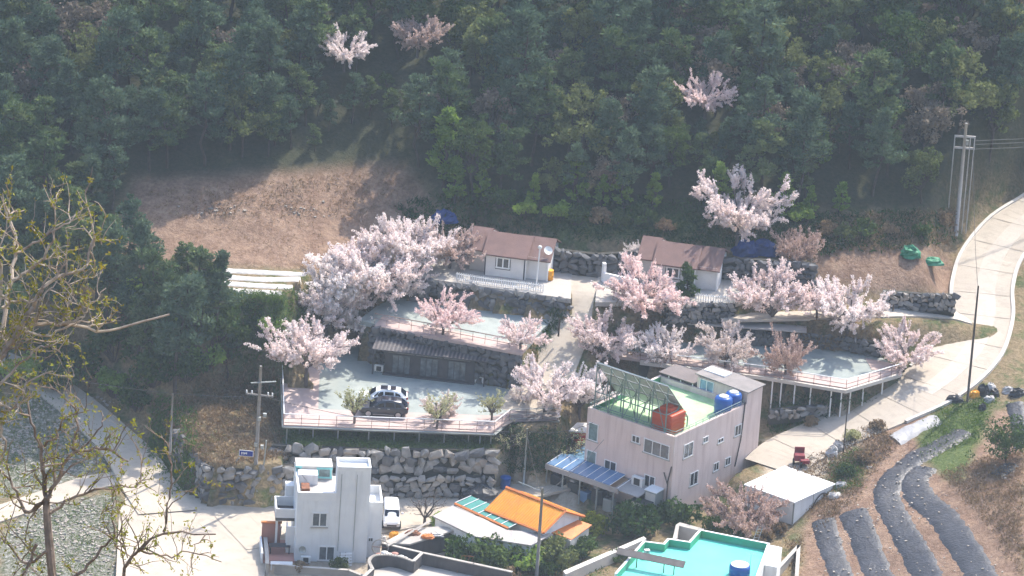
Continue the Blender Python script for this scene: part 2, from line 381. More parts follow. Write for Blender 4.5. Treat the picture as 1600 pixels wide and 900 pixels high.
def smooth_line(P, n=6):
    """Catmull-Rom through the given rows"""
    P = [np.array(p, float) for p in P]; Q = [2 * P[0] - P[1]] + P + [2 * P[-1] - P[-2]]; out = []
    for i in range(1, len(Q) - 2):
        for j in range(n):
            t = j / n; a, b, c, d = Q[i - 1:i + 3]
            out.append(0.5 * (2 * b + (c - a) * t + (2 * a - 5 * b + 4 * c - d) * t * t + (3 * b - a - 3 * c + d) * t ** 3))
    return out + [P[-1]]
def road_line(rows, n=6): return smooth_line([[*S(u, v, z), z, hw] for u, v, z, hw in rows], n)

ROAD_UP = road_line([(1680,292,15.2,3.2),(1640,318,14.4,3.2),(1590,350,13.4,3.1),(1550,398,12.0,3.0),(1535,445,10.8,3.0),(1533,495,9.6,3.1),(1508,552,8.3,3.4),
                     (1450,603,7.1,3.6),(1380,640,5.9,3.4),(1300,675,4.5,3.3),(1240,703,3.7,3.2),(1205,730,3.0,3.0)])
ROAD_LOW = road_line([(960,728,1.3,2.6),(890,742,1.0,2.8),(820,755,.6,3.2),(750,770,.35,3.6),(680,786,.12,4.0),(600,800,0,4.2),(520,812,-.05,4.2),(440,822,-.1,4.0),(360,832,-.15,4.0)])
ROAD_LEFT = road_line([(262,800,-.1,2.8),(236,762,.0,2.7),(205,712,.5,2.5),(165,672,1.2,2.3),(112,626,2.1,2.2),(45,582,3.1,2.2),(-45,545,4.3,2.2)])
LANE = road_line([(225,742,.05,1.5),(150,752,-.2,1.5),(80,775,-.5,1.5),(-40,815,-.9,1.5)])
RAMP = road_line([(812,645,6.0,2.5),(838,612,6.5,2.4),(862,575,7.4,2.3),(880,535,8.9,2.2),(896,492,10.6,2.1),(906,455,12.0,2.1),(915,432,12.3,2.1)])
DRIVE = road_line([(1512,497,9.5,1.5),(1480,491,10.0,1.1),(1420,488,10.5,1.0),(1340,490,10.8,1.0),(1250,492,10.9,1.0),(1170,494,10.9,.9),(1125,494,10.9,.9)])
LINES = [ROAD_UP, ROAD_LOW, ROAD_LEFT, LANE, RAMP, DRIVE]
for L in LINES:
    d, zz, ww = polydist(XX, YY, L)
    k = np.clip(1 - (d - ww - 0.7) / 2.6, 0, 1); k = k * k * (3 - 2 * k)
    HZ = HZ * (1 - k) + (zz - 0.14) * k

def poly(rows, z): return [tuple(S(u, v, z)) for u, v in rows]
# level ground: terraces, yards and benches (outline as seen at height z, height the earth is cut to)
T1 = poly([(495,650),(775,661),(800,640),(830,600),(852,560),(585,535),(500,545),(470,575),(488,612)], 6)
DECK1 = poly([(443,664),(772,676),(796,657),(872,655),(876,642),(806,640),(775,650),(497,640),(500,570),(440,572)], 6)
T2 = poly([(560,500),(585,506),(815,549),(850,512),(880,489),(640,455),(600,470)], 9.9)
T3 = poly([(600,425),(652,433),(892,467),(893,430),(895,405),(735,372),(660,392)], 12.3)
T3B = poly([(930,472),(1150,473),(1200,456),(1180,425),(1010,400),(935,425)], 12.3)
P2 = poly([(950,552),(1195,584),(1322,603),(1405,578),(1380,560),(1330,548),(1180,538),(1045,532),(955,540)], 8.0)
JUNC = poly([(200,770),(262,745),(330,782),(440,792),(428,850),(408,915),(180,930),(186,800)], -.2)
MOUND = poly([(285,690),(330,725),(440,727),(458,690),(440,620),(390,600),(300,620),(276,650)], 3.9)
BENCH = [tuple(p) for p in [(-21.4, -30.2), (-.6, -28.6), (1.4, -24.5), (2.0, -20), (-22, -20)]]
YARD = poly([(660,800),(800,760),(960,800),(1000,850),(930,905),(560,905),(470,905),(430,870),(560,850),(610,830)], 0)
BEDS = poly([(328,414),(488,420),(445,466),(326,462)], 12.9)
PINKY = [(6, -27.5), (15.5, -34), (26, -21), (17, -13.5)]
for pg, z in [(JUNC, -.36), (BENCH, 4.5), (MOUND, 3.75), (YARD, -.12), (BEDS, 12.75), (PINKY, .2), (T1, 5.75), (T2, 9.65), (T3, 12.05), (T3B, 12.05), (P2, 7.75)]:
    m = inside(XX, YY, pg); HZ = np.where(m, z, HZ)
def H(x, y):
    x = np.asarray(x, float); y = np.asarray(y, float)
    i = np.clip(np.searchsorted(GX, x) - 1, 0, len(GX) - 2); j = np.clip(np.searchsorted(GY, y) - 1, 0, len(GY) - 2)
    fx = (x - GX[i]) / (GX[i + 1] - GX[i]); fy = (y - GY[j]) / (GY[j + 1] - GY[j])
    return (HZ[i, j] * (1 - fx) + HZ[i + 1, j] * fx) * (1 - fy) + (HZ[i, j + 1] * (1 - fx) + HZ[i + 1, j + 1] * fx) * fy
_t = np.linspace(520, 720, 900)
def ground(u, v, dz=0.0):
    """first point of the terrain met by the sight line"""
    d = FWD * FOC + (u - 800) * RC - (v - 450) * UC; d = d / np.linalg.norm(d)
    P = CAM[None] + _t[:, None] * d[None]; below = P[:, 2] < H(P[:, 0], P[:, 1])
    i = int(np.argmax(below)) if below.any() else len(_t) - 1
    p = P[i]; return (float(p[0]), float(p[1]), float(H(p[0], p[1])) + dz)

# land cover (soil, green, pale stony, sand / forest floor)
def blur(A, k=1):
    A = A.astype(float)
    for _ in range(k):
        B = A.copy(); B[1:-1, 1:-1] = (A[1:-1, 1:-1] * 2 + A[:-2, 1:-1] + A[2:, 1:-1] + A[1:-1, :-2] + A[1:-1, 2:]) / 6; A = B
    return A
UVU, UVV = np.zeros_like(XX), np.zeros_like(XX)
_q = np.stack([XX, YY, HZ], -1) - CAM; _k = _q @ FWD; _k = np.where(_k > 50, _k, 50)
UVU = 800 + FOC * (_q @ RC) / _k; UVV = 450 - FOC * (_q @ UC) / _k
infr = (YY > -62) & (YY < 46) & (np.abs(XX) < 62)
def region(rows): return inside(UVU, UVV, rows) & infr
SOIL = region([(190,420),(205,262),(640,240),(680,330),(560,430),(470,420),(340,418),(320,465),(300,440)]) | \
       region([(1270,400),(1300,385),(1490,380),(1495,460),(1380,458),(1275,440)]) | \
       region([(1250,905),(1262,800),(1360,735),(1330,700),(1390,655),(1600,640),(1600,910)])
GREEN = region([(300,470),(340,460),(480,462),(470,560),(430,575),(350,540),(280,500)]) | region([(430,665),(780,680),(780,715),(430,705)]) | \
        region([(1460,640),(1560,615),(1530,690),(1500,760),(1440,720),(1430,690)]) | region([(1290,720),(1350,700),(1340,760),(1300,770)]) | \
        region([(230,700),(250,620),(290,640),(300,760),(280,780)]) | region([(860,260),(860,365),(1080,375),(1130,330),(1080,260)]) | region([(1360,570),(1440,560),(1400,590)])
PALE = region([(0,620),(90,610),(180,690),(190,720),(100,760),(0,780)]) | region([(60,790),(180,770),(180,905),(0,905),(0,830)])
SAND = region([(1190,690),(1330,640),(1350,690),(1290,745),(1190,760)]) | region([(660,800),(800,760),(900,745),(900,800),(700,905),(400,905),(430,860)])
TREELINE = [(-80,430),(110,420),(185,330),(205,280),(450,268),(620,255),(690,310),(850,325),(1090,335),(1240,335),(1330,325),(1480,335),(1500,300),(1700,285)]
def treeline(u): return np.interp(u, [a for a, b in TREELINE], [b for a, b in TREELINE])
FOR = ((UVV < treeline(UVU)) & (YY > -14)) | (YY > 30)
me = bpy.data.meshes.new("terrain"); nx, ny = len(GX), len(GY)
V = np.stack([XX, YY, HZ], -1).reshape(-1, 3)
ii, jj = np.meshgrid(np.arange(nx - 1), np.arange(ny - 1), indexing='ij'); a = (ii * ny + jj).ravel()
Fq = np.stack([a, a + ny, a + ny + 1, a + 1], 1)
me.vertices.add(len(V)); me.vertices.foreach_set("co", V.astype(np.float32).ravel())
me.loops.add(Fq.size); me.loops.foreach_set("vertex_index", Fq.astype(np.int32).ravel())
me.polygons.add(len(Fq)); me.polygons.foreach_set("loop_start", np.arange(0, Fq.size, 4, dtype=np.int32)); me.polygons.foreach_set("loop_total", np.full(len(Fq), 4, np.int32))
me.polygons.foreach_set("use_smooth", np.ones(len(Fq), bool)); me.update(calc_edges=True)
ca = me.attributes.new("cover", 'FLOAT_COLOR', 'POINT')
ca.data.foreach_set("color", np.stack([blur(SOIL, 2), blur(GREEN, 3), blur(PALE, 2), blur(SAND, 2)], -1).astype(np.float32).ravel())
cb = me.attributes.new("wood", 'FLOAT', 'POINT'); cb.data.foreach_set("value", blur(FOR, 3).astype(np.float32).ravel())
m, t, b = newmat('ground'); b.inputs["Roughness"].default_value = 0.95; b.inputs["Specular IOR Level"].default_value = 0.1
pos = geo_pos(t)
at = t.nodes.new("ShaderNodeAttribute"); at.attribute_name = "cover"; sp = t.nodes.new("ShaderNodeSeparateColor"); t.links.new(at.outputs["Color"], sp.inputs[0])
aw = t.nodes.new("ShaderNodeAttribute"); aw.attribute_name = "wood"
nb = noise(t, 0.45, 3, pos, 0.7); nf = noise(t, 2.6, 4, pos, 0.75)
def cr(stops, n=nf): return ramp(t, n.outputs[0], stops).outputs[0]
def mixc(fac, a, bb):
    x = t.nodes.new("ShaderNodeMix"); x.data_type = 'RGBA'; t.links.new(fac, x.inputs[0]); t.links.new(a, x.inputs[6]); t.links.new(bb, x.inputs[7]); return x.outputs[2]
def edge(sock):
    """break the edge of a cover patch with noise"""
    x = t.nodes.new("ShaderNodeMath"); x.operation = 'MULTIPLY_ADD'; x.inputs[1].default_value = 1.5
    y = t.nodes.new("ShaderNodeMath"); y.operation = 'MULTIPLY_ADD'; y.inputs[1].default_value = 1.6; y.inputs[2].default_value = -1.05
    t.links.new(nb.outputs[0], y.inputs[0]); t.links.new(sock, x.inputs[0]); t.links.new(y.outputs[0], x.inputs[2])
    z = t.nodes.new("ShaderNodeClamp"); t.links.new(x.outputs[0], z.inputs[0]); return z.outputs[0]
c0 = cr([(0.3, (0.10, 0.085, 0.05)), (0.5, (0.19, 0.145, 0.085)), (0.72, (0.28, 0.215, 0.135))])
c0 = mixc(cr([(0.5, (0, 0, 0)), (0.62, (1, 1, 1))], nb), c0, cr([(0.3, (0.055, 0.075, 0.03)), (0.7, (0.12, 0.125, 0.055))]))
c0 = mixc(edge(sp.outputs[0]), c0, mixc(cr([(0.42, (0, 0, 0)), (0.6, (1, 1, 1))], nb), cr([(0.3, (0.13, 0.08, 0.055)), (0.55, (0.21, 0.135, 0.095)), (0.75, (0.28, 0.195, 0.145))]), cr([(0.3, (0.19, 0.125, 0.085)), (0.55, (0.28, 0.19, 0.135)), (0.75, (0.34, 0.25, 0.18))])))
c0 = mixc(edge(sp.outputs[1]), c0, cr([(0.3, (0.045, 0.07, 0.025)), (0.55, (0.095, 0.125, 0.04)), (0.75, (0.17, 0.17, 0.085))]))
c0 = mixc(edge(sp.outputs[2]), c0, cr([(0.38, (0.07, 0.085, 0.04)), (0.52, (0.17, 0.165, 0.13)), (0.7, (0.42, 0.41, 0.38))]))
c0 = mixc(edge(at.outputs["Alpha"]), c0, cr([(0.3, (0.33, 0.27, 0.20)), (0.7, (0.46, 0.39, 0.31))]))
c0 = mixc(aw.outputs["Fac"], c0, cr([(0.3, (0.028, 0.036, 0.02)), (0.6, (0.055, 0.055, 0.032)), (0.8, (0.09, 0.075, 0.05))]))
t.links.new(c0, b.inputs["Base Color"])
bp = t.nodes.new("ShaderNodeBump"); bp.inputs["Strength"].default_value = 0.8; bp.inputs["Distance"].default_value = 0.25
t.links.new(nf.outputs[0], bp.inputs["Height"]); t.links.new(bp.outputs[0], b.inputs["Normal"])
me.materials.append(m)
props(link("terrain", me), kind="structure")

# ------------------------------------------------------------------ roads and paved ground
def strip(name, L, m, dz=0.0, scale=1.0, off=0.0, parent=None, width=None, kind="structure", thick=0.25):
    """a slab that follows a line of (x, y, z, half width)"""
    mb = MB(); n = len(L); A = []; 
    for i, p in enumerate(L):
        q = L[min(i + 1, n - 1)][:2] - L[max(i - 1, 0)][:2]; q = q / np.linalg.norm(q); nr = np.array([-q[1], q[0]])
        hw = (width / 2 if width else p[3] * scale); c = p[:2] + nr * off * (p[3] if width else 1)
        A.append((c + nr * hw, c - nr * hw, p[2] + dz))
    k = 0
    for l, r, z in A: mb.V += [(l[0], l[1], z), (r[0], r[1], z), (l[0], l[1], z - thick), (r[0], r[1], z - thick)]
    for i in range(n - 1):
        a = 4 * i; bq = a + 4
        mb.F += [[a + 1, bq + 1, bq, a], [a, bq, bq + 2, a + 2], [a + 1, a + 3, bq + 3, bq + 1]]
    o = mb.build(name, m, parent); 
    if parent is None and kind: props(o, kind=kind)
    return o
hill_road = strip("hill_road", ROAD_UP, 'concrete_road')
strip("kerb", ROAD_UP[:-18], 'road_edge', 0.14, off=1.0, width=0.35, parent=hill_road, thick=0.4)
strip("kerb", ROAD_UP[:-26], 'road_edge', 0.14, off=-1.0, width=0.35, parent=hill_road, thick=0.4)
strip("road_patch", ROAD_UP[6:44], 'concrete_road_pale', 0.03, off=0.12, width=1.9, parent=hill_road, thick=0.1)
def joints(L, parent, every, z=0.0):
    acc = 0.0; nxt = 1.5
    for a_, b2 in zip(L[:-1], L[1:]):
        d2 = (b2 - a_)[:2]; l_ = np.linalg.norm(d2); d2 = d2 / l_
        while acc + l_ > nxt:
            p = a_ + (b2 - a_) * ((nxt - acc) / l_); MB().box((p[0], p[1], p[2] + z), (.05, p[3] * 1.9, .012), math.atan2(d2[1], d2[0]) + random.uniform(-.05, .05)).build("joint", 'joint_grey', parent); nxt += every * random.uniform(.85, 1.15)
        acc += l_
joints(ROAD_UP, hill_road, 4.5, .03)
village_road = strip("village_road", ROAD_LOW, 'concrete_road')
joints(ROAD_LOW, village_road, 4.0)
strip("farm_road", ROAD_LEFT, 'concrete_road', 0.008)
strip("field_lane", LANE, 'concrete_road', 0.004)
strip("ramp_path", RAMP, 'concrete_road')
strip("driveway", DRIVE, 'concrete_road_pale')
def slab(name, pg, z, m, th=0.45, dz=0.0, parent=None):
    o = MB().prism(pg, z + dz - th, z + dz).build(name, m, parent)
    if parent is None: props(o, kind="structure")
    return o
slab("road_junction", JUNC, -.2, 'concrete_road')
slab("parking_pavement", T1, 6, 'asphalt_green')
slab("terrace_pavement", T2, 9.9, 'asphalt_green')
slab("cabin_pavement", T3, 12.3, 'concrete')
slab("cabin_pavement", T3B, 12.3, 'concrete')
slab("upper_parking_pavement", P2, 8.0, 'asphalt_green')
slab("deck_strip", poly([(585,509),(815,552),(824,541),(598,494)], 9.9), 9.9, 'deck_pink', 0.3, 0.03)
slab("deck_strip", poly([(958,556),(1195,587),(1322,607),(1408,580),(1398,575),(1318,593),(1195,576),(958,546)], 8.0), 8.0, 'deck_pink', 0.3, 0.03)
slab("deck_strip", poly([(1362,578),(1408,580),(1395,568),(1352,560)], 8.0), 8.0, 'deck_pink', 0.3, 0.036)

# ------------------------------------------------------------------ stone walls: every stone is a piece of its wall
def stone_mesh(seed, m):
    rr = np.random.default_rng(seed); bm = bmesh.new()
    for _ in range(15):
        p = rr.normal(size=3); p /= np.linalg.norm(p); p = np.sign(p) * np.abs(p) ** 0.75
        bm.verts.new(p * (0.5 + 0.06 * rr.random()))
    r = bmesh.ops.convex_hull(bm, input=bm.verts)
    bmesh.ops.delete(bm, geom=[v for v in bm.verts if not v.link_faces], context='VERTS')
    me = bpy.data.meshes.new("stone"); bm.to_mesh(me); bm.free(); me.materials.append(MATS[m]); return me
STONES = {m: [stone_mesh(i + 17 * j, m) for i in range(7)] for j, m in enumerate(('stone', 'stone_dark', 'stone_warm'))}
def stone_wall(name, base, tiers, mats, label, group=None, back='wall_earth', fill=0.25, cat="stone wall"):
    """base: rows (x, y, z) along the foot, front on the right-hand side of the line; tiers: (z0, z1, stone size, set back)"""
    base = [np.array(p, float) for p in base]
    r = root(name, tuple(base[0]), label, cat, group)
    mb = MB(); zt = max(t[1] for t in tiers)
    for a, b_ in zip(base[:-1], base[1:]):
        d = (b_ - a)[:2]; L = np.linalg.norm(d); d = d / L; nrm = np.array([d[1], -d[0]])
        for z0, z1, sz, back_ in tiers:
            p0 = a[:2] - nrm * (back_ + 0.28); p1 = b_[:2] - nrm * (back_ + 0.28); q = -nrm * 0.5
            mb.prism([p0, p1, p1 + q, p0 + q], [a[2] + z0 - .6, b_[2] + z0 - .6, b_[2] + z0 - .6, a[2] + z0 - .6], [a[2] + z1 - .12, b_[2] + z1 - .12, b_[2] + z1 - .12, a[2] + z1 - .12])
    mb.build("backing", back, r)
    for a, b_ in zip(base[:-1], base[1:]):
        d = (b_ - a)[:2]; L = np.linalg.norm(d); d = d / L; nrm = np.array([d[1], -d[0]]); ang = math.atan2(d[1], d[0])
        for z0, z1, sz, back_ in tiers:
            rows = max(1, round((z1 - z0) / (sz * 0.74))); rh = (z1 - z0) / rows
            for k in range(rows):
                x = random.uniform(-0.3, 0.1) * sz
                while x < L:
                    wd = sz * random.uniform(0.5, 1.6); cx = x + wd / 2; x += wd * 0.97
                    if cx > L + .1: break
                    p = a + (b_ - a) * (cx / L); zz = p[2] + z0 + rh * (k + 0.5) + random.uniform(-.3, .3) * rh
                    hh = rh * random.uniform(0.75, 1.55)
                    st = link("stone", random.choice(STONES[random.choice(mats)]), r)
                    xy = p[:2] - nrm * (back_ + random.uniform(0.0, 0.14))
                    st.location = (xy[0] - base[0][0], xy[1] - base[0][1], zz - base[0][2])
                    st.rotation_euler = (random.uniform(-.25, .25), random.uniform(-.5, .5), ang + random.uniform(-.2, .2))
                    st.scale = (wd * 1.12, 0.75 * sz * random.uniform(.8, 1.2), hh * 1.1)
    return r
stone_wall("stone_retaining_wall", [(-21.4, -31.2, 0), (-12, -30.7, 0.0), (-0.4, -29.5, .3)], [(0, 2.1, 0.7, -0.35), (2.2, 4.5, 1.0, 0.5)],
           ('stone', 'stone', 'stone_warm', 'stone_dark'), "two-tier wall of big grey boulders under the parking deck")
def wline(rows, z): return [(*S(u, v, z), z) for u, v in rows]
stone_wall("stone_retaining_wall", [(-13.3, -12.2, 6), (-6, -14.4, 6), (1.2, -16.7, 6)], [(0, 3.8, 0.72, 0.0)], ('stone_dark',),
           "dark stone wall rising behind the black wooden shelter")
stone_wall("stone_retaining_wall", [(-9.7, -5.0, 9.9), (-2, -6.2, 9.9), (5.7, -7.9, 9.9)], [(0, 2.35, 0.85, 0.0)], ('stone_dark', 'stone_dark', 'stone'),
           "dark boulder wall below the white picket fence of the cabin")
q = [S(u, v, 0) for u, v in [(316,783),(390,788),(464,783)]]
stone_wall("stone_retaining_wall", [(*S(272,692,2.6), .6), (*S(296,756,.2), 0), (*q[0], -.1), (*q[1], -.1), (*q[2], -.1)], [(0, 3.6, 0.85, 0.1)], ('stone', 'stone_dark', 'stone_dark'),
           "rough stone wall holding the dry grass mound by the pole")
stone_wall("stone_retaining_wall", wline([(1378,480),(1440,485),(1492,487)], 10.6), [(0, 1.7, 0.62, 0.0)], ('stone', 'stone_dark', 'stone_warm'),
           "low stone wall between the bare brown field and the white driveway")
stone_wall("stone_retaining_wall", [(*(S(1045,473,12.3) - [0, .15]), 10.3), (*(S(1100,473.5,12.3) - [0, .15]), 10.3), (*(S(1150,474,12.3) - [0, .15]), 10.3)], [(0, 2.0, 0.6, 0.0)], ('stone', 'stone_dark'),
           "short stone wall under the terrace of the second cabin")
stone_wall("stone_retaining_wall", wline([(862,424),(930,432),(1000,428)], 12.3), [(0, 2.3, 0.8, 0.0)], ('stone_dark',),
           "dark stone bank between the two brown roofed cabins", )
stone_wall("stone_retaining_wall", wline([(1128,436),(1200,440),(1272,446)], 12.4), [(0, 2.2, 0.8, 0.0)], ('stone_dark',),
           "dark stone bank with blue tarp heap on top")
stone_wall("stone_retaining_wall", wline([(1060,530),(1180,541),(1300,546),(1375,560)], 8.0), [(0, 1.5, 0.6, 0.0)], ('stone_dark',),
           "dark stone bank along the back of the upper parking ground")
stone_wall("stone_retaining_wall", wline([(1205,652),(1290,644),(1378,612)], 5.2), [(-.3, 0.7, 0.7, 0.0)], ('stone', 'stone_dark', 'stone_warm'),
           "low boulder edge under the stilts of the upper parking")

# ------------------------------------------------------------------ fences and decks
def fence(name, path, h, step, label, m_post='iron_dark', m_rail='steel', rails=(1.0, 0.55, 0.12), rw=0.05, top=None, group=None, cat="fence"):
    path = [np.array(p, float) for p in path]; r = root(name, tuple(path[0]), label, cat, group)
    for a, b_ in zip(path[:-1], path[1:]):
        L = np.linalg.norm((b_ - a)[:2]); n = max(1, round(L / step))
        for i in range(n + (1 if b_ is path[-1] else 0)):
            p = a + (b_ - a) * i / n; MB().box((p[0], p[1], p[2] + h / 2), (rw, rw, h)).build("post", m_post, r)
    for k, f_ in enumerate(rails):
        mb = MB()
        for a, b_ in zip(path[:-1], path[1:]): mb.bar(a + [0, 0, h * f_], b_ + [0, 0, h * f_], (rw if k else rw * 1.6))
        mb.build("rail", (top or m_rail) if k == 0 else m_rail, r)
    return r
def zpath(rows, z): return [(*S(u, v, z), z) for u, v in rows]
r = root("stilt_deck", (*S(443,664,6), 4.5), "pinkish timber deck on steel stilts around the lower parking", "deck")
MB().prism(DECK1, 5.74, 6.03).build("deck_floor", 'deck_pink', r)
edge1 = zpath([(440,572),(443,664),(772,676),(796,657),(874,655)], 6.0)
mb = MB()
for a, b_ in zip(edge1[:-1], edge1[1:]): mb.bar(np.array(a) - [0, 0, .2], np.array(b_) - [0, 0, .2], 0.22)
mb.build("edge_beam", 'steel', r)
for u in [449, 469, 490, 529, 577, 617, 656, 695, 733, 751, 768, 809, 835, 862]:
    v = np.interp(u, [443, 772, 796, 874], [663, 674, 657, 654]) - (3 if u not in (469,) else 10)
    x, y = S(u, v, 6); z = min(float(H(x, y)) - .3, 4.6)
    mb = MB().box((x, y, (5.8 + z) / 2), (0.13, 0.13, 5.8 - z)).build("stilt", 'steel', r)
fence("deck_fence", [(p[0], p[1], 6.03) for p in edge1[:4]], 1.1, 1.6, "thin metal railing with pale top rail along the lower parking deck", rails=(1.0, 0.6, 0.2), rw=0.045, top='white_paint', m_post='rail_brown', m_rail='rail_brown')
fence("deck_fence", [(p[0], p[1], 6.03) for p in edge1[3:]], 1.1, 1.6, "short grey railing of the deck arm beside the red booth", rw=0.045)
r = root("grey_deck", (*S(835,655,6), 5.0), "dark grey boarded deck arm above the red booth", "deck")
MB().prism(poly([(785,668),(802,660),(872,657),(874,645),(808,643),(790,650)], 6), 6.0, 6.06).build("deck_floor", 'deck_grey', r)
fence("terrace_fence", zpath([(585,505),(700,526),(815,548)], 9.93), 1.0, 1.35, "thin railing along the middle terrace above the shelter", rails=(1.0, 0.5), rw=0.04, m_post='rail_brown', m_rail='rail_brown')
edge2 = zpath([(1000,564),(1195,588),(1322,609),(1410,583)], 8.0)
fence("deck_fence", edge2, 1.05, 1.5, "thin railing with pale top rail along the upper parking edge", rails=(1.0, 0.55, .15), rw=0.045, top='white_paint', m_post='rail_brown', m_rail='rail_brown')
r = root("stilt_deck", (edge2[1][0], edge2[1][1], 4.5), "edge beam and white stilts carrying the upper parking", "deck")
mb = MB()
for a, b_ in zip(edge2[:-1], edge2[1:]): mb.prism([np.array(a[:2]) + [0, -.05], np.array(b_[:2]) + [0, -.05], np.array(b_[:2]) + [0, 1.2], np.array(a[:2]) + [0, 1.2]], 7.62, 7.95)
mb.build("edge_beam", 'road_edge', r)
for u in [1208, 1222, 1243, 1268, 1300, 1316, 1330, 1350, 1380]:
    v = np.interp(u, [1195, 1322, 1410], [587, 607, 583]); x, y = S(u, v, 8.0); z = float(H(x, y + .1)) - .4
    MB().box((x, y + .12, (7.65 + z) / 2), (0.13, 0.13, 7.65 - z)).build("stilt", 'white_paint', r)
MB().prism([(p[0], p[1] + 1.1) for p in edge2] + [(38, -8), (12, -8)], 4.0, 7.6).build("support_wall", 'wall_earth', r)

def picket(path, h, label):
    path = [np.array(p, float) for p in path]; r = root("picket_fence", tuple(path[0]), label, "fence", "white picket fences of the cabins")
    for a, b_ in zip(path[:-1], path[1:]):
        L = np.linalg.norm((b_ - a)[:2]); n = int(L / 0.22)
        for i in range(n):
            p = a + (b_ - a) * (i + .5) / n; MB().box((p[0], p[1], p[2] + h / 2), (0.1, 0.03, h)).build("picket", 'white_paint', r)
        mb = MB().bar(a + [0, .03, h * .8], b_ + [0, .03, h * .8], .06).bar(a + [0, .03, h * .25], b_ + [0, .03, h * .25], .06); mb.build("rail", 'white_paint', r)
picket(zpath([(712,438),(760,446),(820,453),(850,457)], 12.3), 0.85, "white picket fence along the terrace edge of the left cabin")
picket(zpath([(1085,470),(1120,474),(1160,473)], 12.3), 0.8, "white picket fence below the corner of the right cabin")

# ------------------------------------------------------------------ building helpers
def fr(o, ang):
    d = np.array([math.cos(ang), math.sin(ang)]); n = np.array([math.sin(ang), -math.cos(ang)])   # n points out of the facade
    return np.array(o, float)[:2], d, n, ang
def window(parent, F, s0, s1, z0, z1, n=2, glass='window_glass', frame='white_paint', name="window", fw=0.07, sill=True, proud=0.05):
    o, d, nr, ang = F; w = s1 - s0; h = z1 - z0
    def at(s, z, p): q = o + d * s + nr * p; return (q[0], q[1], z)
    mb = MB()
    mb.box(at((s0 + s1) / 2, z0, proud / 2), (w + 2 * fw, proud + .04, fw), ang).box(at((s0 + s1) / 2, z1, proud / 2), (w + 2 * fw, proud + .04, fw), ang)
    for i in range(n + 1): mb.box(at(s0 + w * i / n, (z0 + z1) / 2, proud / 2), (fw, proud + .035, h - fw + .002), ang)
    wo_ = mb.build(name, frame, parent)
    for i in range(n):
        a = s0 + w * i / n + fw / 2; c = s0 + w * (i + 1) / n - fw / 2
        MB().box(at((a + c) / 2, (z0 + z1) / 2, .008), (c - a, 0.024, h - fw), ang).build("pane", glass, wo_)
    if sill: MB().box(at((s0 + s1) / 2, z0 - fw * 1.1, proud), (w + .3, .16, .07), ang).build("sill", 'concrete', wo_)
    return wo_
def rect(F, s0, s1, b0, b1):
    """plan rectangle: s along the facade, b back from it"""
    o, d, n, a = F; return [tuple(o + d * s - n * b_) for s, b_ in ((s0, b0), (s1, b0), (s1, b1), (s0, b1))]
def at3(F, s, b_, z):
    o, d, n, a = F; q = o + d * s - n * b_; return np.array([q[0], q[1], z])
def parapet(mb, F, s0, s1, b0, b1, z0, z1, th=0.16, sides="fblr"):
    if 'f' in sides: mb.prism(rect(F, s0, s1, b0, b0 + th), z0, z1)
    if 'b' in sides: mb.prism(rect(F, s0, s1, b1 - th, b1), z0, z1)
    if 'l' in sides: mb.prism(rect(F, s0, s0 + th, b0 + th, b1 - th), z0, z1 - .003)
    if 'r' in sides: mb.prism(rect(F, s1 - th, s1, b0 + th, b1 - th), z0, z1 - .003)
    return mb

# ------------------------------------------------------------------ pink three-storey building
PB = np.array([16.04, -32.1]); AE = math.atan2(9.25, 6.66)
FB = fr(PB, AE)                                     # right facade, s from the front corner
FA = fr(PB + 10.1 * np.array([-math.sin(AE), math.cos(AE)]), AE - math.pi / 2)   # left facade, s from the far left corner to the front corner
PL, PWD, PH, TL = 11.6, 10.1, 8.0, 14.1
pk = root("pink_building", (PB[0], PB[1], 0), "three-storey pale pink building with green roof terrace and solar frame", "building")
MB().prism(rect(FB, 0, PL, 0, PWD), -.5, PH).build("wall", 'pink_wall', pk)
MB().prism(rect(FB, .3, PL - .02, .3, PWD - .3), PH, PH + .05).build("roof_floor", 'green_floor', pk)
mb = parapet(MB(), FB, 0, PL, 0, PWD, PH + .001, PH + .6, .26, "flbr"); mb.build("parapet", 'pink_wall', pk)
mb = MB()
mb.prism(rect(FB, .262, .30, .3, PWD - .3), PH + .05, PH + .58).prism(rect(FB, .3, PL - .3, PWD - .30, PWD - .262), PH + .05, PH + .58).prism(rect(FB, .3, PL - .3, .262, .3), PH + .05, PH + .58)
mb.build("parapet_lining", 'green_parapet_shaded', pk)
MB().prism(rect(FB, PL, TL, 0, 5.8), -.5, PH + 1.75).build("stair_tower", 'pink_wall', pk)
MB().prism(rect(FB, PL, TL, 5.8, PWD), -.5, PH).build("back_wing", 'pink_wall', pk)
st = MB().prism(rect(FB, PL - .2, TL + .2, -.2, 6.0), [PH + 1.76, PH + 1.8, PH + 2.0, PH + 1.96], [PH + 1.86, PH + 1.9, PH + 2.1, PH + 2.06]).build("tower_roof", 'roof_felt', pk)
MB().prism(rect(FB, PL + 1.0, PL + 2.2, 3.4, 5.8), PH + 1.9, PH + 2.14).build("roof_hatch", 'white_paint', st)
FT = fr(at3(FB, PL, 5.8, 0)[:2], AE - math.pi / 2)          # tower face towards the roof terrace
window(pk, FT, 0.35, 1.9, PH + .12, PH + 1.6, 2, 'blue_glass', name="terrace_door", sill=False)
mb = MB().prism(rect(FB, PL - .3, TL, 6.0, PWD), PH + .95, PH + 1.02).build("lean_to_roof", 'deck_grey', pk)
for t_ in (6.2, 7.6, 9.0): MB().prism(rect(FB, PL - .1, PL, t_, t_ + .1), PH + .05, PH + .95).build("post", 'white_paint', pk)
MB().prism(rect(FB, PL + .02, TL - .1, 5.85, PWD - .1), PH, PH + .94).build("dark_recess", 'iron_dark', pk)  # solid near-black block; its colour stands for the shade inside the recess
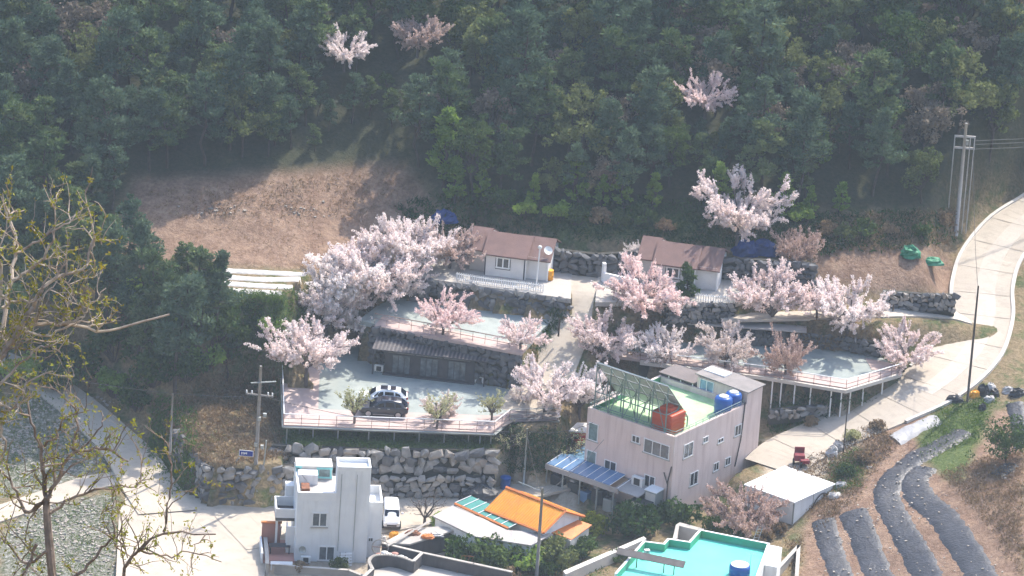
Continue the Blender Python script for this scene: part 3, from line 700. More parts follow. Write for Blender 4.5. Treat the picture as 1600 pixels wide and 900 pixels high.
for s0, s1, z0, z1, n, g in [(.3, 1.35, 5.5, 7.2, 1, 'green_glass'), (.3, 1.35, 2.3, 4.4, 1, 'green_glass'), (5.3, 6.15, 6.75, 7.4, 2, 'window_glass'), (6.7, 9.55, 6.15, 7.5, 3, 'window_curtain'),
                              (2.4, 3.7, 2.55, 4.05, 2, 'window_glass'), (7.05, 8.2, 2.7, 3.95, 2, 'window_glass')]:
    window(pk, FA, s0, s1, z0, z1, n, g)
for s0, s1, z0, z1, n in [(1.6, 3.0, 5.95, 7.3, 2), (4.7, 5.4, 6.6, 7.15, 2), (7.2, 8.0, 5.85, 6.25, 2), (9.9, 10.9, 5.75, 6.8, 2), (3.0, 4.2, 2.7, 4.0, 2), (8.7, 9.5, 3.1, 3.85, 2), (6.8, 7.6, 3.1, 3.9, 2)]:
    window(pk, FB, s0, s1, z0, z1, n)
p = [at3(FB, 11.2, -.08, z) for z in (PH + .9, 5.2, 2.6)] ; p[1] = p[1] - np.append(FB[1] * .25, 0); p[2] = p[2] - np.append(FB[1] * .9, 0)
MB().tube(p, .06).build("drain_pipe", 'iron_dark', pk)
MB().tube([at3(FA, 9.75, -.1, 0.2), at3(FA, 9.7, -.1, 4.0), at3(FA, 10.0, -.1, 5.6)], .06).tube([at3(FA, 9.7, -.1, 3.7), at3(FA, 9.2, -.1, 4.8)], .05).build("drain_pipe", 'bark_grey', pk)
# railing along the parapet
rl = MB()
for (a, b_) in [((0.12, 0.12), (PL - .3, .12)), ((.12, .12), (.12, PWD - .12)), ((.12, PWD - .12), (PL - 2.4, PWD - .12))]:
    for z in (PH + 1.05, PH + .82): rl.bar(at3(FB, *a, z), at3(FB, *b_, z), .05)
    L = np.hypot(b_[0] - a[0], b_[1] - a[1]); n = int(L / 1.1)
    for i in range(n + 1):
        q = np.array(a) + (np.array(b_) - np.array(a)) * i / n; rl.bar(at3(FB, *q, PH + .55), at3(FB, *q, PH + 1.05), .04)
rl.build("roof_railing", 'steel_green', pk)
# glazed canopy around the left corner
cn = MB().prism(rect(FA, -2.6, 5.9, -2.6, -2.5), 2.35, 2.85).prism(rect(FA, -2.6, -2.5, -2.5, 3.4), 2.35, 2.85).prism(rect(FA, -2.5, 5.9, -.12, -.03), 2.9, 3.0).build("canopy", 'grey_roof', pk)
for i in range(9):
    s0 = -2.45 + i * .92; F_ = FA
    P = [at3(F_, s0, -2.48, 2.86), at3(F_, s0 + .86, -2.48, 2.86), at3(F_, s0 + .86, -.02, 3.2), at3(F_, s0, -.02, 3.2)]
    if i == 8: continue
    MB().add([*P, *[q + [0, 0, .04] for q in P]], [[3, 2, 1, 0], [4, 5, 6, 7], [0, 1, 5, 4], [1, 2, 6, 5], [2, 3, 7, 6], [3, 0, 4, 7]]).build("pane", 'blue_sheet', cn)
for i in range(4):
    P = [at3(FA, -2.48, .05 + i * .85, 2.86), at3(FA, -2.48, .85 + i * .85, 2.86), at3(FA, -.05, .85 + i * .85, 3.2), at3(FA, -.05, .05 + i * .85, 3.2)]
    MB().add([*P, *[q + [0, 0, .04] for q in P]], [[3, 2, 1, 0], [4, 5, 6, 7], [0, 1, 5, 4], [1, 2, 6, 5], [2, 3, 7, 6], [3, 0, 4, 7]]).build("pane", 'blue_glass', cn)
mb = MB()
for i in range(10):
    s0 = -2.49 + i * .92; mb.bar(at3(FA, s0, -2.5, 2.9), at3(FA, s0, -.03, 3.24), .06)
mb.build("batten", 'white_paint', cn)
for s_ in (-2.5, -.6, 1.4, 3.4, 5.3): MB().prism(rect(FA, s_, s_ + .12, -2.55, -2.43), -.2, 2.36).build("post", 'steel', cn)
MB().prism(rect(FA, 5.2, 8.0, -2.3, -.02), [2.5, 2.5, 2.75, 2.75], [2.6, 2.6, 2.85, 2.85]).build("porch_roof", 'grey_roof', pk)
MB().prism(rect(FA, 7.2, 9.0, -1.9, -.02), -.3, 1.9).build("porch_wall", 'cream_wall', pk)
MB().prism(rect(FA, 7.0, 9.1, -2.1, .0), [1.9, 1.9, 2.2, 2.2], [1.97, 1.97, 2.27, 2.27]).build("porch_roof", 'iron_dark', pk)
for i, (s_, b0, w_, h_, m_, l_) in enumerate([(-2.2, -2.2, 1.3, 1.5, 'black_tarp', "dark covered goods under the canopy's left end"), (-.4, -1.9, 1.2, 1.2, 'iron_dark', "dark crate stack under the blue canopy"), (1.0, -2.1, 1.1, .8, 'blue_sheet', "blue-grey box under the canopy"), (2.3, -1.8, 1.3, 1.3, 'black_tarp', "dark wrapped bundle under the canopy's middle"), (3.9, -2.1, 1.0, .9, 'steel', "grey cabinet under the canopy's right part"), (-2.3, .6, 1.5, 1.6, 'iron_dark', "dark rack around the canopy's far corner")]):
    rg = root("stored_goods", tuple(at3(FA, s_ + w_ / 2, b0 + .4, .2)), l_, "goods", "goods stored under the canopy")
    MB().prism(rect(FA, s_, s_ + w_, b0, b0 + .9), -.1, .3 + h_).build("stack", m_, rg, bevel=.08); MB().prism(rect(FA, s_ + .1, s_ + w_ * .6, b0 + .1, b0 + .7), .3 + h_, .55 + h_).build("bundle", 'silver_sheet' if i % 2 else 'black_tarp', rg, bevel=.08)
# things about the building
def ac_unit(name, c, ang, label, s=1.0):
    r = root(name, c, label, "air conditioner", rz=ang)
    MB().box((0, 0, .36 * s), (.92 * s, .36 * s, .66 * s)).build("casing", 'white_plastic', r, local=True, bevel=.03)
    MB().box((0, -.19 * s, .36 * s), (.5 * s, .02, .5 * s)).build("fan_grille", 'iron_dark', r, local=True)
    MB().box((-.3 * s, 0, .02), (.1, .4 * s, .06)).box((.3 * s, 0, .02), (.1, .4 * s, .06)).build("foot", 'iron_dark', r, local=True)
    return r
q = at3(FA, 6.5, -.55, 2.3); ac_unit("air_conditioner", tuple(at3(FA, 6.6, -.4, 2.72)), AE - math.pi / 2, "white outdoor air conditioner on the pink facade's porch roof", 1.35)
r = root("storage_locker", tuple(at3(FA, 8.5, -.8, 0)), "tall grey outdoor locker at the front corner of pink building", "locker")
MB().prism(rect(FA, 8.0, 9.3, -1.2, -.05), -.1, 3.0).build("cabinet", 'steel', r)
MB().prism(rect(FA, 7.95, 9.35, -1.3, -.03), [3.0, 3.0, 3.12, 3.12], [3.08, 3.08, 3.2, 3.2]).build("lid", 'white_paint', r)
MB().prism(rect(FA, 8.1, 9.2, -1.23, -1.2), .1, 2.85).build("door", 'cream_wall', r)
# roof tanks
def tank(name, c, rd, h, m, lid, label, group=None):
    r = root(name, c, label, "water tank", group)
    MB().lathe(c, [(rd * .93, 0), (rd, .08), (rd, h * .32), (rd * 1.03, h * .36), (rd, h * .40), (rd, h * .64), (rd * 1.03, h * .68), (rd, h * .72), (rd, h * .86), (rd * .86, h * .96), (rd * .5, h)], 24).build("body", m, r, smooth=True)
    MB().lathe((c[0], c[1], c[2] + h * .97), [(rd * .55, 0), (rd * .55, .1), (rd * .45, .15), (.02, .16)], 20).build("lid", lid, r, smooth=True)
    return r
c = at3(FB, 9.1, 1.0, PH + .05); tank("water_tank", tuple(c), .85, 1.75, 'blue_plastic', 'white_plastic', "blue round roof tank nearer the roof's front corner on pink building")
c = at3(FB, 10.75, 1.0, PH + .05); tank("water_tank", tuple(c), .8, 1.7, 'blue_plastic', 'white_plastic', "blue round roof tank beside the stair tower of pink building")
c = at3(FB, 1.7, 2.4, PH + .05); r = root("orange_tank", tuple(c), "stepped orange-red square water tank on the green roof", "water tank")
MB().prism(rect(FB, .8, 3.1, 1.1, 3.4), PH + .05, PH + 2.1).build("body", 'orange_plastic', r, bevel=.12)
for i in range(5): MB().prism(rect(FB, .77, 3.13, 1.07, 3.43), PH + .3 + i * .4, PH + .36 + i * .4).build("rib", 'orange_plastic', r)
MB().prism(rect(FB, 1.3, 2.6, 1.6, 2.9), PH + 2.1, PH + 2.5).build("neck", 'orange_plastic', r, bevel=.08)
MB().lathe(tuple(at3(FB, 1.95, 2.25, PH + 2.5)), [(.42, 0), (.42, .12), (.3, .17), (.05, .18)], 16).build("lid", 'orange_plastic', r, smooth=True)
# solar array with its underside towards the camera
sa = root("solar_array", tuple(at3(FB, .6, 9.4, PH + .05)), "steel frame on the green roof carrying tilted solar panels", "solar panels")
def sp_pt(t, q, dz=0): return at3(FB, .4 + 3.7 * q, 9.7 - 8.2 * t, PH + 5.2 - 4.1 * q + dz)
for i in range(6):
    for j in range(3):
        t0, t1, q0, q1 = i / 6 + .004, (i + 1) / 6 - .004, j / 3 + .006, (j + 1) / 3 - .006
        P = [sp_pt(t0, q0), sp_pt(t1, q0), sp_pt(t1, q1), sp_pt(t0, q1)]
        MB().add([*P, *[x + [0, .03, .05] for x in P]], [[0, 1, 2, 3], [7, 6, 5, 4], [4, 5, 1, 0], [5, 6, 2, 1], [6, 7, 3, 2], [7, 4, 0, 3]]).build("solar_panel", 'solar_back', sa)
mb = MB()
for q in (0.0, .33, .66, 1.0): mb.bar(sp_pt(0, q, -.08), sp_pt(1, q, -.08), .1)
for i in range(7): mb.bar(sp_pt(i / 6, 0, -.09), sp_pt(i / 6, 1, -.09), .07)
mb.build("rafter", 'steel', sa)
for i in range(6):
    for q in (0.02, .55, .98):
        p = sp_pt(i / 5, q, -.1); MB().bar((p[0], p[1], PH + .05), p, .1).build("post", 'steel_green', sa)
mb = MB()
for i in range(5):
    for q in (.02,):
        a = sp_pt(i / 5, q, -.3); b_ = sp_pt((i + 1) / 5, q, -.3)
        if i % 2: mb.bar((a[0], a[1], PH + .3), b_, .06)
        else: mb.bar(a, (b_[0], b_[1], PH + .3), .06)
        mb.bar((a[0], a[1], PH + 2.2), (b_[0], b_[1], PH + 2.2), .07)
for i in range(6):
    a = sp_pt(i / 5, .02, -.4); b_ = sp_pt(i / 5, .55, -.4); mb.bar((a[0], a[1], PH + .4), b_, .06).bar((a[0], a[1], PH + 2.2), (b_[0], b_[1], PH + 2.2), .06)
mb.build("brace", 'steel_green', sa)

# ------------------------------------------------------------------ white building
FW = fr((-18.15, -46.6), rad(6))
wb = root("white_building", (-18.15, -46.6, -.3), "boxy white plastered house with a taller stair tower", "building")
MB().prism(rect(FW, 0, 3.5, 0, 7), -.6, 5.9).build("wall", 'white_wall', wb)
parapet(MB(), FW, 0, 3.5, 0, 7, 5.9, 6.7, .2, "flb").build("parapet", 'white_paint', wb)
MB().prism(rect(FW, .2, 3.5, .2, 6.8), 5.9, 5.93).build("roof_floor", 'grey_roof', wb)
MB().prism(rect(FW, 3.5, 6.55, 0, 2.3), -.6, 8.9).build("stair_tower", 'white_wall', wb)
parapet(MB(), FW, 3.5, 6.55, 0, 2.3, 8.9, 9.3, .16).build("tower_parapet", 'white_paint', wb)
MB().prism(rect(FW, 3.5, 6.55, 2.3, 6.5), -.6, 5.6).build("rear_wall", 'white_wall', wb)
MB().prism(rect(FW, 6.55, 7.9, 1.2, 5.2), -.6, 4.6).build("side_wing", 'white_wall', wb)
parapet(MB(), FW, 6.55, 7.9, 1.2, 5.2, 4.6, 5.4, .12, "fbr").build("wing_parapet", 'white_paint', wb)
window(wb, FW, 1.45, 2.75, 3.4, 4.7, 2, 'window_curtain', fw=.1)
window(wb, FW, 2.2, 3.6, .05, 1.4, 2, 'window_curtain', fw=.1)
window(wb, fr(at3(FW, 0, 1.2, 0)[:2], rad(6)), 6.75, 7.15, 1.5, 1.85, 2, sill=False, fw=.04)
for s_ in (4.2, 5.6): MB().tube([at3(FW, s_ - .3, -.05, 1.0), at3(FW, s_ - .3, -.05, 8.6)], .025).build("drain_pipe", 'steel', wb)
rr = MB().prism(rect(FW, .05, 3.4, 5.0, 6.9), 5.93, 7.2).build("roof_room", 'cream_wall', wb)
FR_ = fr(at3(FW, 0, 5.0, 0)[:2], rad(6))
window(wb, FR_, .1, .45, 6.1, 7.1, 1, 'green_glass', 'turquoise_paint', fw=.14, sill=False)
window(wb, FR_, 2.1, 3.25, 6.1, 7.0, 1, 'green_glass', 'turquoise_paint', fw=.16, sill=False)
MB().prism(rect(FW, .2, 2.0, 3.6, 4.9), 5.93, 6.9).build("roof_box", 'white_wall', wb)
MB().prism(rect(FW, .45, 1.2, 1.8, 3.2), 5.93, 6.3).build("roof_skylight", 'rust', wb)
# balcony and steps on the left, terracotta porch
bl = MB().prism(rect(FW, -1.75, 0, 2.6, 5.6), 2.7, 3.0).build("balcony", 'concrete_dark', wb)
parapet(MB(), FW, -1.75, 0, 2.6, 5.6, 3.0, 3.9, .13, "fbl").build("balcony_parapet", 'white_paint', bl)
MB().prism(rect(FW, -.75, 0, 5.6, 6.8), 3.0, 4.9).build("stair_wall", 'white_wall', bl)
parapet(MB(), FW, -.75, 0, 1.3, 2.6, 1.8, 2.7, .12, "fl").build("stair_parapet", 'white_paint', bl)
MB().prism(rect(FW, -.75, 0, 1.3, 2.6), -.5, 1.8).build("stair", 'white_wall', bl)
MB().prism(rect(FW, -1.7, -1.5, 2.7, 2.9), -.5, 2.7).build("post", 'white_paint', bl)
pt = MB().prism(rect(FW, -2.9, -.02, -.5, 4.2), -.6, .12).build("porch_floor", 'salmon', wb)
MB().prism(rect(FW, -2.9, -1.2, 3.2, 3.35), .12, 2.2).build("porch_wall", 'salmon', wb)
MB().prism(rect(FW, -3.0, -1.1, 3.1, 3.45), 2.2, 2.32).build("porch_coping", 'orange_rust', wb)
MB().prism(rect(FW, -3.05, -2.9, -.5, 3.4), -.5, .8).build("porch_kerb", 'white_wall', wb)
MB().prism(rect(FW, .0, 3.6, -1.1, -.02), -.6, -.12).build("porch_floor", 'salmon', wb)
c = at3(FW, 1.0, -.4, -.1); ac_unit("air_conditioner", tuple(c), rad(6), "white outdoor air conditioner at the foot of white house facade", .95)
r = root("satellite_dish", tuple(at3(FW, .75, -.1, 1.0)), "small grey satellite dish on the white house facade", "dish")
c = at3(FW, .65, -.28, 1.15)
MB().lathe((0, 0, 0), [(.03, 0), (.2, .03), (.33, .1), (.34, .11), (.2, .05), (.02, .02)], 18).build("dish", 'steel', r, local=True).location = tuple(c - at3(FW, .75, -.1, 1.0))
r.children[0].rotation_euler = (rad(75), 0, rad(10))
MB().bar(at3(FW, .75, -.02, 1.0), c, .05).build("arm", 'steel', r)
r = root("garden_table", tuple(at3(FW, -1.3, 1.0, .12)), "dark slatted table on the terracotta porch of white house", "table")
for i in range(4): MB().prism(rect(FW, -2.3, -.35, .9 + i * .22, 1.1 + i * .22), .82, .87).build("slat", 'wood_dark', r)
for s_ in (-2.2, -.5):
    for b_ in (.95, 1.65): MB().prism(rect(FW, s_, s_ + .08, b_, b_ + .08), .12, .82).build("leg", 'wood_dark', r)
r = root("wooden_pallet", tuple(at3(FW, 4.6, -.7, -.2)), "pale wooden pallet leaning beside the white house", "pallet")
for i in range(5):
    MB().add([at3(FW, 4.0 + .0 * i, -.95 + .1 * i, -.15 + .24 * i), at3(FW, 5.2, -.95 + .1 * i, -.05 + .24 * i), at3(FW, 5.2, -.9 + .1 * i, .1 + .24 * i), at3(FW, 4.0, -.9 + .1 * i, .0 + .24 * i)], [[0, 1, 2, 3]]).build("slat", 'white_paint', r)
    r.children[-1].modifiers.new("thick", 'SOLIDIFY').thickness = .04
for s_ in (4.1, 4.6, 5.1): MB().bar(at3(FW, s_, -.9, -.2), at3(FW, s_, -.42, 1.05), .1).build("bearer", 'concrete', r)

# ------------------------------------------------------------------ cabins
def cabin(name, u0, v0, u1, v1, label, w1=3.9):
    a = S(u0, v0, 12.3); b_ = S(u1, v1, 12.3); ang = math.atan2(*(b_ - a)[::-1]); F = fr(a, ang); W = np.linalg.norm(b_ - a)
    r = root(name, (a[0], a[1], 12.3), label, "cabin"); wh, D_ = 2.25, 5.2
    def hip(s0, s1, b0, zt, nm, m):   # shed-to-ridge gable running along the front
        e = .3; R_ = b0 + D_ / 2
        P = [at3(F, s0 - e, b0 - e, 12.3 + zt - .12), at3(F, s1 + e, b0 - e, 12.3 + zt - .12), at3(F, s1 + e, R_, 12.3 + zt + 1.25), at3(F, s0 - e, R_, 12.3 + zt + 1.25), at3(F, s1 + e, b0 + D_ + e, 12.3 + zt - .12), at3(F, s0 - e, b0 + D_ + e, 12.3 + zt - .12)]
        Q = [p + [0, 0, .12] for p in P]
        return MB().add(P + Q, [[6, 7, 8, 9], [9, 8, 10, 11], [3, 2, 1, 0], [5, 4, 2, 3], [0, 1, 7, 6], [4, 5, 11, 10], [1, 2, 8, 7], [2, 4, 10, 8], [3, 0, 6, 9], [5, 3, 9, 11]]).build(nm, m, r)
    def body(s0, s1, b0, nm, m):
        mb = MB().prism(rect(F, s0, s1, b0, b0 + D_), 12.0, 12.3 + wh); R_ = b0 + D_ / 2
        for s_ in (s0 + .02, s1 - .02): mb.add([at3(F, s_, b0, 12.3 + wh), at3(F, s_, b0 + D_, 12.3 + wh), at3(F, s_, R_, 12.3 + wh + 1.15)], [[0, 1, 2]])
        return mb.build(nm, m, r)
    body(0, W, 0, "wall", 'cabin_wall'); hip(0, W, 0, wh, "roof", 'cabin_roof')
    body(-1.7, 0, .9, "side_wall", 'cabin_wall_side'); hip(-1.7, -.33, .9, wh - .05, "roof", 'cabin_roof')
    body(W, W + 2.2, .5, "side_wall", 'cabin_wall'); hip(W + .33, W + 2.2, .5, wh - .15, "roof", 'cabin_roof')
    window(r, F, 1.15, 2.35, 12.3 + .95, 12.3 + 1.95, 2, fw=.12, sill=False)
    o, d, n_, an = F
    MB().prism(rect(F, 1.0, 1.06, -.03, -.004), 13.1, 14.4).prism(rect(F, 2.44, 2.5, -.03, -.004), 13.1, 14.4).prism(rect(F, 1.0, 2.5, -.03, -.006), 13.06, 13.12).prism(rect(F, 1.0, 2.5, -.03, -.006), 14.38, 14.44).build("window_surround", 'dark_trim', r)
    for s_ in (.0, W): MB().prism(rect(F, s_ - .05, s_ + .05, -.04, .08), 12.3, 12.3 + wh).build("corner_trim", 'dark_trim', r)
    MB().tube([at3(F, W + .15, -.15, 12.3 + wh), at3(F, W + .15, -.1, 12.35)], .05).build("drain_pipe", 'white_paint', r)
    MB().prism(rect(F, W + 2.2, W + 2.3, .3, D_ * .55), 12.3, 12.3 + wh - .1).build("end_board", 'white_paint', r)
    return F, W
F1, W1 = cabin("cabin", 757, 429, 818, 437, "brown roofed white cabin at the head of the long stone wall")
F2, W2 = cabin("cabin", 1022, 444, 1082, 452, "brown roofed white cabin behind the small fir, right of the ramp")
r = root("street_lamp", (*S(838,446,12.3), 12.3), "white lamp post with round head before the cabin wing", "lamp post")
x, y = S(838,446,12.3); MB().tube([(x, y, 12.3), (x + .1, y, 16.1)], .07, 8).build("pole", 'white_paint', r); MB().lathe((x + .1, y, 16.05), [(.05, 0), (.2, .1), (.22, .25), (.12, .38), (.02, .4)], 12).build("lamp_head", 'white_plastic', r, smooth=True)
r = root("satellite_dish", tuple(at3(F1, W1 + 1.9, 1.2, 15.0)), "white dish on the brown roof of the left cabin's wing", "dish")
MB().lathe((0, 0, .35), [(.03, 0), (.28, .05), (.42, .14), (.43, .15), (.25, .08), (.02, .03)], 18).build("dish", 'white_plastic', r, local=True).rotation_euler = (rad(50), 0, rad(20))
MB().bar((0, 0, -.3), (0, 0, .4), .06).build("mast", 'steel', r, local=True)
c = np.array(S3(858,437,12.3)); r = root("yellow_drum", tuple(c), "yellow drum with lid at the corner of the left cabin", "drum")
MB().lathe(tuple(c), [(.36, 0), (.4, .1), (.4, .45), (.43, .48), (.4, .52), (.4, .85), (.36, .95)], 16).build("body", 'yellow_plastic', r, smooth=True); MB().lathe(tuple(c + [0, 0, .95]), [(.4, 0), (.4, .06), (.05, .1)], 16).build("lid", 'yellow_plastic', r)


one("garden_wall", MB().prism([S(941,441,12.3), S(946,441,12.3), S(1000,452,12.3), S(996,455,12.3)], 12.2, 13.3).prism([S(939,438,12.3), S(944,438,12.3), S(946,441,12.3), S(941,441,12.3)], 12.2, 14.2), 'white_paint', "white curved garden wall left of the right cabin", "wall")

# ------------------------------------------------------------------ black wooden shelter with three glazed doors
a = S(585, 580, 6); b_ = S(756, 603, 6)
a = S(600, 583, 6); b_ = S(740, 599, 6); ang = math.atan2(*(b_ - a)[::-1]); FS = fr(a, ang); W = np.linalg.norm(b_ - a)
r = root("wooden_shelter", (a[0], a[1], 6), "long black wooden shelter with three glazed doors and striped roof", "shelter")
MB().prism(rect(FS, 0, W, 0, 2.2), 6.0, 8.5).build("wall", 'wood_dark', r)
rf = MB().prism(rect(FS, -1.2, W + 1.2, -.7, 2.7), [8.5, 8.5, 8.95, 8.95], [8.62, 8.62, 9.07, 9.07]).build("roof", 'wood_dark', r)
for i in range(30):
    s_ = -1.15 + i * (W + 2.25) / 29; P = rect(FS, s_, s_ + .16, -.72, 2.72)
    MB().prism(P, [8.625, 8.625, 9.075, 9.075], [8.67, 8.67, 9.12, 9.12]).build("batten", 'wood_grey', rf)
for s_ in (-1.1, W + 1.0):
    for b0 in (-.6, 2.5): MB().prism(rect(FS, s_, s_ + .12, b0, b0 + .12), 6.0, 8.5).build("post", 'wood_dark', r)
for s_ in (-.95, W + .05): MB().prism(rect(FS, s_, s_ + .9, 2.05, 2.2), 6.0, 8.6).build("side_panel", 'wood_brown', r)
for i in range(3):
    s_ = .75 + i * (W - .6) / 3
    d_ = window(r, FS, s_, s_ + 1.7, 6.15, 8.05, 3, 'window_curtain', 'dark_trim', "door", fw=.06, sill=False)
    MB().prism(rect(FS, s_ - .4, s_ + 2.1, -.22, -.16), 8.28, 8.36).build("awning_bar", 'steel', r)
MB().prism(rect(FS, -.1, W + .1, -.5, -.02), 6.0, 6.14).build("step", 'wood_dark', r)
for s_ in (-.55, W + .5): ac_unit("air_conditioner", tuple(at3(FS, s_, .3, 6.0)), ang, "white air conditioner at the %s end of the black shelter" % ("far left" if s_ < 0 else "right"), .95)
ac_unit("air_conditioner", tuple(at3(FS, W + .55, 1.3, 6.0)), ang, "white air conditioner behind another at the shelter's right post", .9)
# second dark shelter behind the cherry trees
a = S(1052, 531, 8.0); b_ = S(1190, 541, 8.0); ang = math.atan2(*(b_ - a)[::-1]); F_ = fr(a, ang); W = np.linalg.norm(b_ - a)
r = root("wooden_shelter", (a[0], a[1], 8.0), "dark shelter with flat grey roof half hidden behind blossom", "shelter")
MB().prism(rect(F_, 0, W, 0, 2.0), 8.0, 10.0).build("wall", 'wood_dark', r)
MB().prism(rect(F_, -1.0, W + 4.2, -.8, 1.5), 10.0, 10.15).build("roof", 'grey_roof', r)
for i in range(3): window(r, F_, 1 + i * 2.7, 2.5 + i * 2.7, 8.1, 9.7, 2, 'window_glass', 'dark_trim', "door", sill=False)

# ------------------------------------------------------------------ turquoise roofed house
TZ = 3.6
r = root("turquoise_house", (*S(1100,880,0), 0), "flat roofed house with bright turquoise roof and white parapet", "house")
OUT = poly([(960,898),(1005,847),(1036,851),(1043,843),(1076,848),(1093,829),(1203,851),(1180,915),(1170,940),(930,930)], TZ + .6)
MB().prism(OUT, -.6, TZ).build("wall", 'white_wall', r)
MB().prism(OUT, TZ, TZ + .02).build("roof_floor", 'turquoise_floor', r)
n = len(OUT)
cx = np.mean([p[0] for p in OUT]); cyy = np.mean([p[1] for p in OUT])
def inset(pg, dd):
    P = [np.array(p) for p in pg]; N = len(P); ar = sum(P[i][0] * P[(i + 1) % N][1] - P[(i + 1) % N][0] * P[i][1] for i in range(N)); sg = 1 if ar > 0 else -1; out = []
    for i in range(N):
        e1 = P[i] - P[i - 1]; e2 = P[(i + 1) % N] - P[i]; n1 = sg * np.array([-e1[1], e1[0]]) / np.linalg.norm(e1); n2 = sg * np.array([-e2[1], e2[0]]) / np.linalg.norm(e2)
        bsec = n1 + n2; bsec = bsec / max(.25, (bsec @ n1)); out.append(tuple(P[i] + bsec * dd))
    return out
IN_ = inset(OUT, .22); IN2 = inset(OUT, .245)
mb = MB(); mc = MB()
for i in range(n - 3):
    j = i + 1; mb.prism([OUT[i], OUT[j], IN_[j], IN_[i]], TZ + .021, TZ + .75); mc.prism([IN_[i], IN_[j], IN2[j], IN2[i]], TZ + .021, TZ + .72)
mb.build("parapet", 'white_paint', r); mc.build("parapet_lining", 'turquoise_wall_shaded', r)
st_ = MB().prism(poly([(1203,853),(1222,857),(1214,888),(1194,884)], 3.6), -.5, 3.7).build("annex", 'white_wall', r)
MB().prism(poly([(1206,857),(1219,860),(1213,883),(1200,880)], 3.7), 3.7, 3.72).build("annex_roof", 'concrete', st_)
c = np.array(S3(1155,899,TZ)); tank("water_tank", tuple(c), .95, 1.1, 'blue_plastic', 'white_plastic', "blue tank with wide white lid on the turquoise roof")
MB().lathe((0, 0, 0), [(.8, 0), (.82, .1), (.5, .16), (.02, .17)], 20).build("lid", 'white_plastic', bpy.data.objects[[o.name for o in bpy.data.objects if o.name.startswith("water_tank")][-1]], local=True).location = (0, 0, 1.0)
c = np.array(S3(1010,872,TZ)); r2 = root("vent_box", tuple(c), "small white vent cabinet on the turquoise roof's left corner", "vent")
MB().box(c + [0, 0, .45], (.5, .4, .8), .3).build("cabinet", 'white_plastic', r2, bevel=.03); MB().box(c + [0, 0, .03], (.6, .5, .06), .3).build("base", 'iron_dark', r2); MB().box(c + [.06, -.21, .5], (.3, .02, .5), .3).build("louvre", 'steel', r2)
c = np.array(S3(1172,888,TZ)); r2 = root("tv_antenna", tuple(c), "thin television antenna rising from the turquoise roof", "antenna")
MB().tube([c, c + [0, 0, 1.5]], .025).build("mast", 'steel', r2)
MB().bar(c + [-.5, 0, 1.45], c + [.5, .1, 1.45], .025).build("boom", 'steel', r2)
for i in range(5): MB().bar(c + [-.4 + .2 * i, -.2, 1.45], c + [-.4 + .2 * i, .2, 1.45], .02).build("element", 'steel', r2)
r2 = root("roof_ladder", S3(1182,852,TZ), "metal ladder leaning over the far parapet of the turquoise roof", "ladder")
a = np.array(S3(1174,853,TZ)); b_ = np.array(S3(1182,822,3.0)); b_[2] = TZ + 1.6; b_[:2] = a[:2] + [.5, .9]
for dx in (0, .45): MB().bar(a + [dx, 0, 0], b_ + [dx, 0, 0], .05).build("stile", 'steel', r2)
for i in range(1, 7): MB().bar(a + (b_ - a) * i / 7, a + (b_ - a) * i / 7 + [.45, 0, 0], .035).build("rung", 'steel', r2)
# low dark panel across the near part of the roof
a = np.array(S3(962,866,TZ + 1.1)); b_ = np.array(S3(1068,888,TZ + 1.0)); r2 = root("roof_awning", (a[0], a[1], TZ), "narrow dark panel on posts across the turquoise roof", "awning")
d_ = (b_ - a) / np.linalg.norm(b_ - a); MB().add([a, b_, b_ + [.2, .9, .25], a + [.2, .9, .25], a + [0, 0, .06], b_ + [0, 0, .06], b_ + [.2, .9, .31], a + [.2, .9, .31]], [[3, 2, 1, 0], [4, 5, 6, 7], [0, 1, 5, 4], [1, 2, 6, 5], [2, 3, 7, 6], [3, 0, 4, 7]]).build("panel", 'concrete_dark', r2)
for f_ in (.12, .3, .7, .85): p = a + (b_ - a) * f_ + [.1, .4, .1]; MB().bar((p[0], p[1], TZ), p, .08).build("post", 'iron_dark', r2)
one("garden_wall", MB().prism(poly([(1056,820),(1062,816),(1100,826),(1096,830)], 2.2), -.3, 2.2).prism(poly([(1056,820),(1062,816),(1058,840),(1050,846)], 2.2), -.3, 2.19), 'concrete', "small concrete yard wall touching the turquoise house", "wall")
one("garden_wall", MB().prism(poly([(880,892),(884,897),(1010,842),(1006,838)], .9), -.3, .9), 'cream_wall', "narrow cream garden wall running to the turquoise house", "wall")

